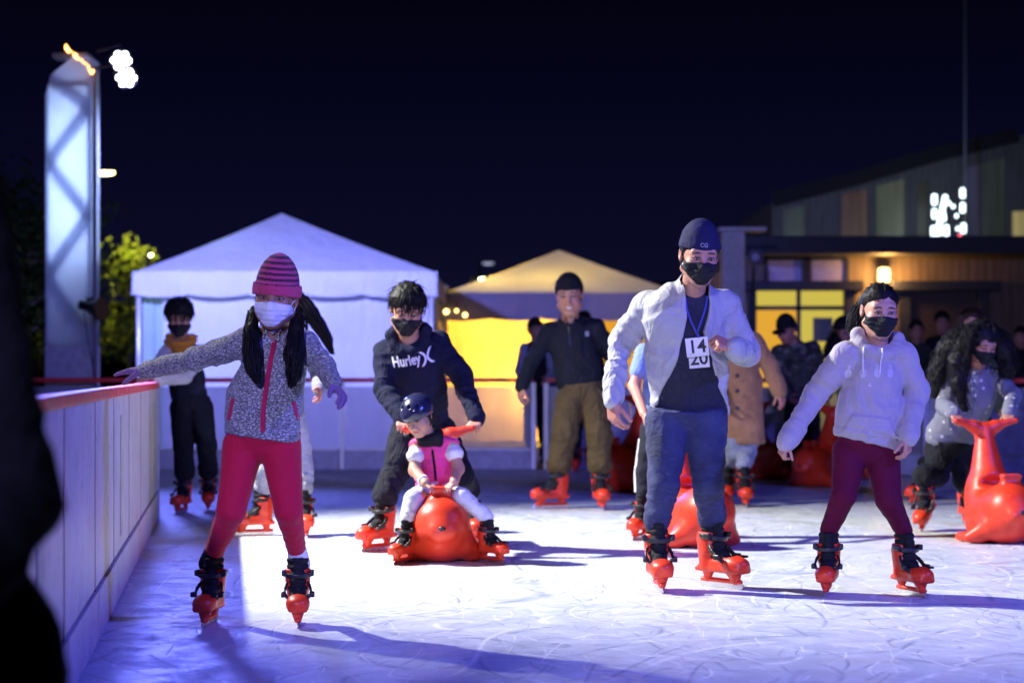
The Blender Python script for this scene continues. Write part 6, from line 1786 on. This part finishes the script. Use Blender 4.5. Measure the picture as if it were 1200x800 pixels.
# ---- bystanders beyond the barrier and the dark figure in front
def simple(label, Y, px, ptop, width, top, bot, hairm=HAIR, yaw=0, pitch=5, pose='stand', skates=True, res=1.8, capm=None, skin=(.42, .22, .15), group=None, sleeves=None):
    s = FPX / Y; gy = HORY + CAMH * s; Hh = (gy - ptop); hd = Hh * .132; n_ = ptop + hd * 1.15; w = width
    P = person(dict(Y=Y, label=label, group=group, head=(px, ptop + hd * .5, -.03, hd, yaw, pitch, 0), neck=(px, n_, 0), sa=(px - w * .75, n_ + Hh * .045), sb=(px + w * .75, n_ + Hh * .045), ch=(px, n_ + Hh * .11), wa=(px, n_ + Hh * .23), he=(px, n_ + Hh * .36),
        ea=(px - w * 1.15, n_ + Hh * .21, .03), wra=(px - w * .8, n_ + Hh * .27, -.25), eb=(px + w * 1.15, n_ + Hh * .21, .03), wrb=(px + w * .8, n_ + Hh * .27, -.25), ha=(px - w * .38, n_ + Hh * .40), hb=(px + w * .38, n_ + Hh * .40), ka=(px - w * .45, gy - Hh * .27, -.02), kb=(px + w * .45, gy - Hh * .27, -.02),
        feet=[(px - w * .5, Y, -10), (px + w * .5, Y, 10)], skate=1.0, noskate=not skates, hand=.17, skin=skin, res=res, r=dict(ch=w * .78, wa=w * .75, he=w * .76, sh=w * .33, up=w * .38, el=w * .33, wr=w * .25, th=w * .48, kn=w * .4, an=w * .33, pel=w * .76)))
    sdf('jacket', top_field(P, sleeves='' if sleeves else 'ab'), top, P.root, P.base)
    if sleeves:
        f = Field(.012)
        for sh, el, wr in ((P.sa, P.ea, P.wra), (P.sb, P.eb, P.wrb)): f.rc(sh, el, P.r['up'], P.r['el'], .02); f.rc(el, wr, P.r['el'], P.r['wr'] * 1.15, .02)
        sdf('sleeves', f, sleeves, P.root, P.base)
    sdf('trousers', bottom_field(P), bot, P.root, P.base); hair_cap(P, hairm, .014, seed=int(px), n=24)
    if capm: hat(P, capm, brim_z=.045, brim_h=.02, brim_t=.003, tall=.006)
    if not skates:
        for fx, fy, *_ in P.feet:
            f = Field(.012); f.rc((fx, fy + .03, .06), (fx, fy - .13, .045), .05, .045, .02); f.rc((fx, fy + .04, .06), (fx, fy + .04, .16), .05, .05, .02); f.cut((0, 0, .005), (0, 0, -1)); sdf('shoe', f, BLACKP, P.root, P.base)
    return P
GREYS = cloth('grey_sleeve', (.25, .26, .36), .85)
simple('bystander in a black cap and dark vest with grey sleeves before the beige tent', 23.6, 628, 374, 17, BLK, BLK, capm=BLK, yaw=35, skates=False, sleeves=GREYS)
simple('bystander in a grey-blue jacket half behind the smiling man', 24.2, 650, 378, 17, cloth('slate_jacket', (.16, .17, .28), .85), BLK, skates=False, yaw=-20)
simple('skater in dark clothes hidden behind the legs of the smiling man', 21.6, 684, 366, 18, BLK, BLK)
simple('dim bystander with dark hair standing right of the girl in the white hoodie', 23.4, 1074, 376, 17, cloth('murky_green', (.03, .04, .03), .9), BLK, skates=False)
simple('dim bystander in black at the left shoulder of the curly-haired woman', 24.0, 1104, 366, 18, BLK, BLK, skates=False)
simple('dim bystander at the right edge beyond the red rail', 23.0, 1196, 384, 16, BLK, BLK, skates=False, yaw=-30)
FD = cloth('black_overcoat', (.006, .006, .009), .95, wr=.2, sheen=0)
P16 = person(dict(Y=3.3, label='dark blurred figure in a black coat close to the camera at the left edge', head=(-150, 20, 0, 165, 30, 5, 0), neck=(-140, 130, 0), sa=(-280, 220, 0), sb=(-62, 230, -.02), ch=(-180, 320), wa=(-150, 520), he=(-105, 830), ea=(-330, 450, .1), wra=(-220, 560, -.2), eb=(20, 590, .02), wrb=(-60, 700, -.3), ha=(-160, 640), hb=(-60, 640), ka=(-160, 950), kb=(-60, 950),
    feet=[(-150, 3.3, 0), (-60, 3.3, 0)], noskate=True, hand=.18, r=dict(ch=120, wa=125, he=190, sh=60, up=62, el=52, wr=40, th=75, kn=55, an=45, pel=110), res=2.0, sq=.7))
C = P16
sdf('overcoat', top_field(C), FD, C.root, C.base); sdf('trousers', bottom_field(C), FD, C.root, C.base); hair_cap(C, HAIR, n=20)
for fx, fy, *_ in C.feet:
    f = Field(.012); f.rc((fx, fy + .03, .06), (fx, fy - .13, .045), .05, .045, .02); f.rc((fx, fy + .04, .06), (fx, fy + .04, .16), .05, .05, .02); f.cut((0, 0, .005), (0, 0, -1)); sdf('shoe', f, BLACKP, C.root, C.base)
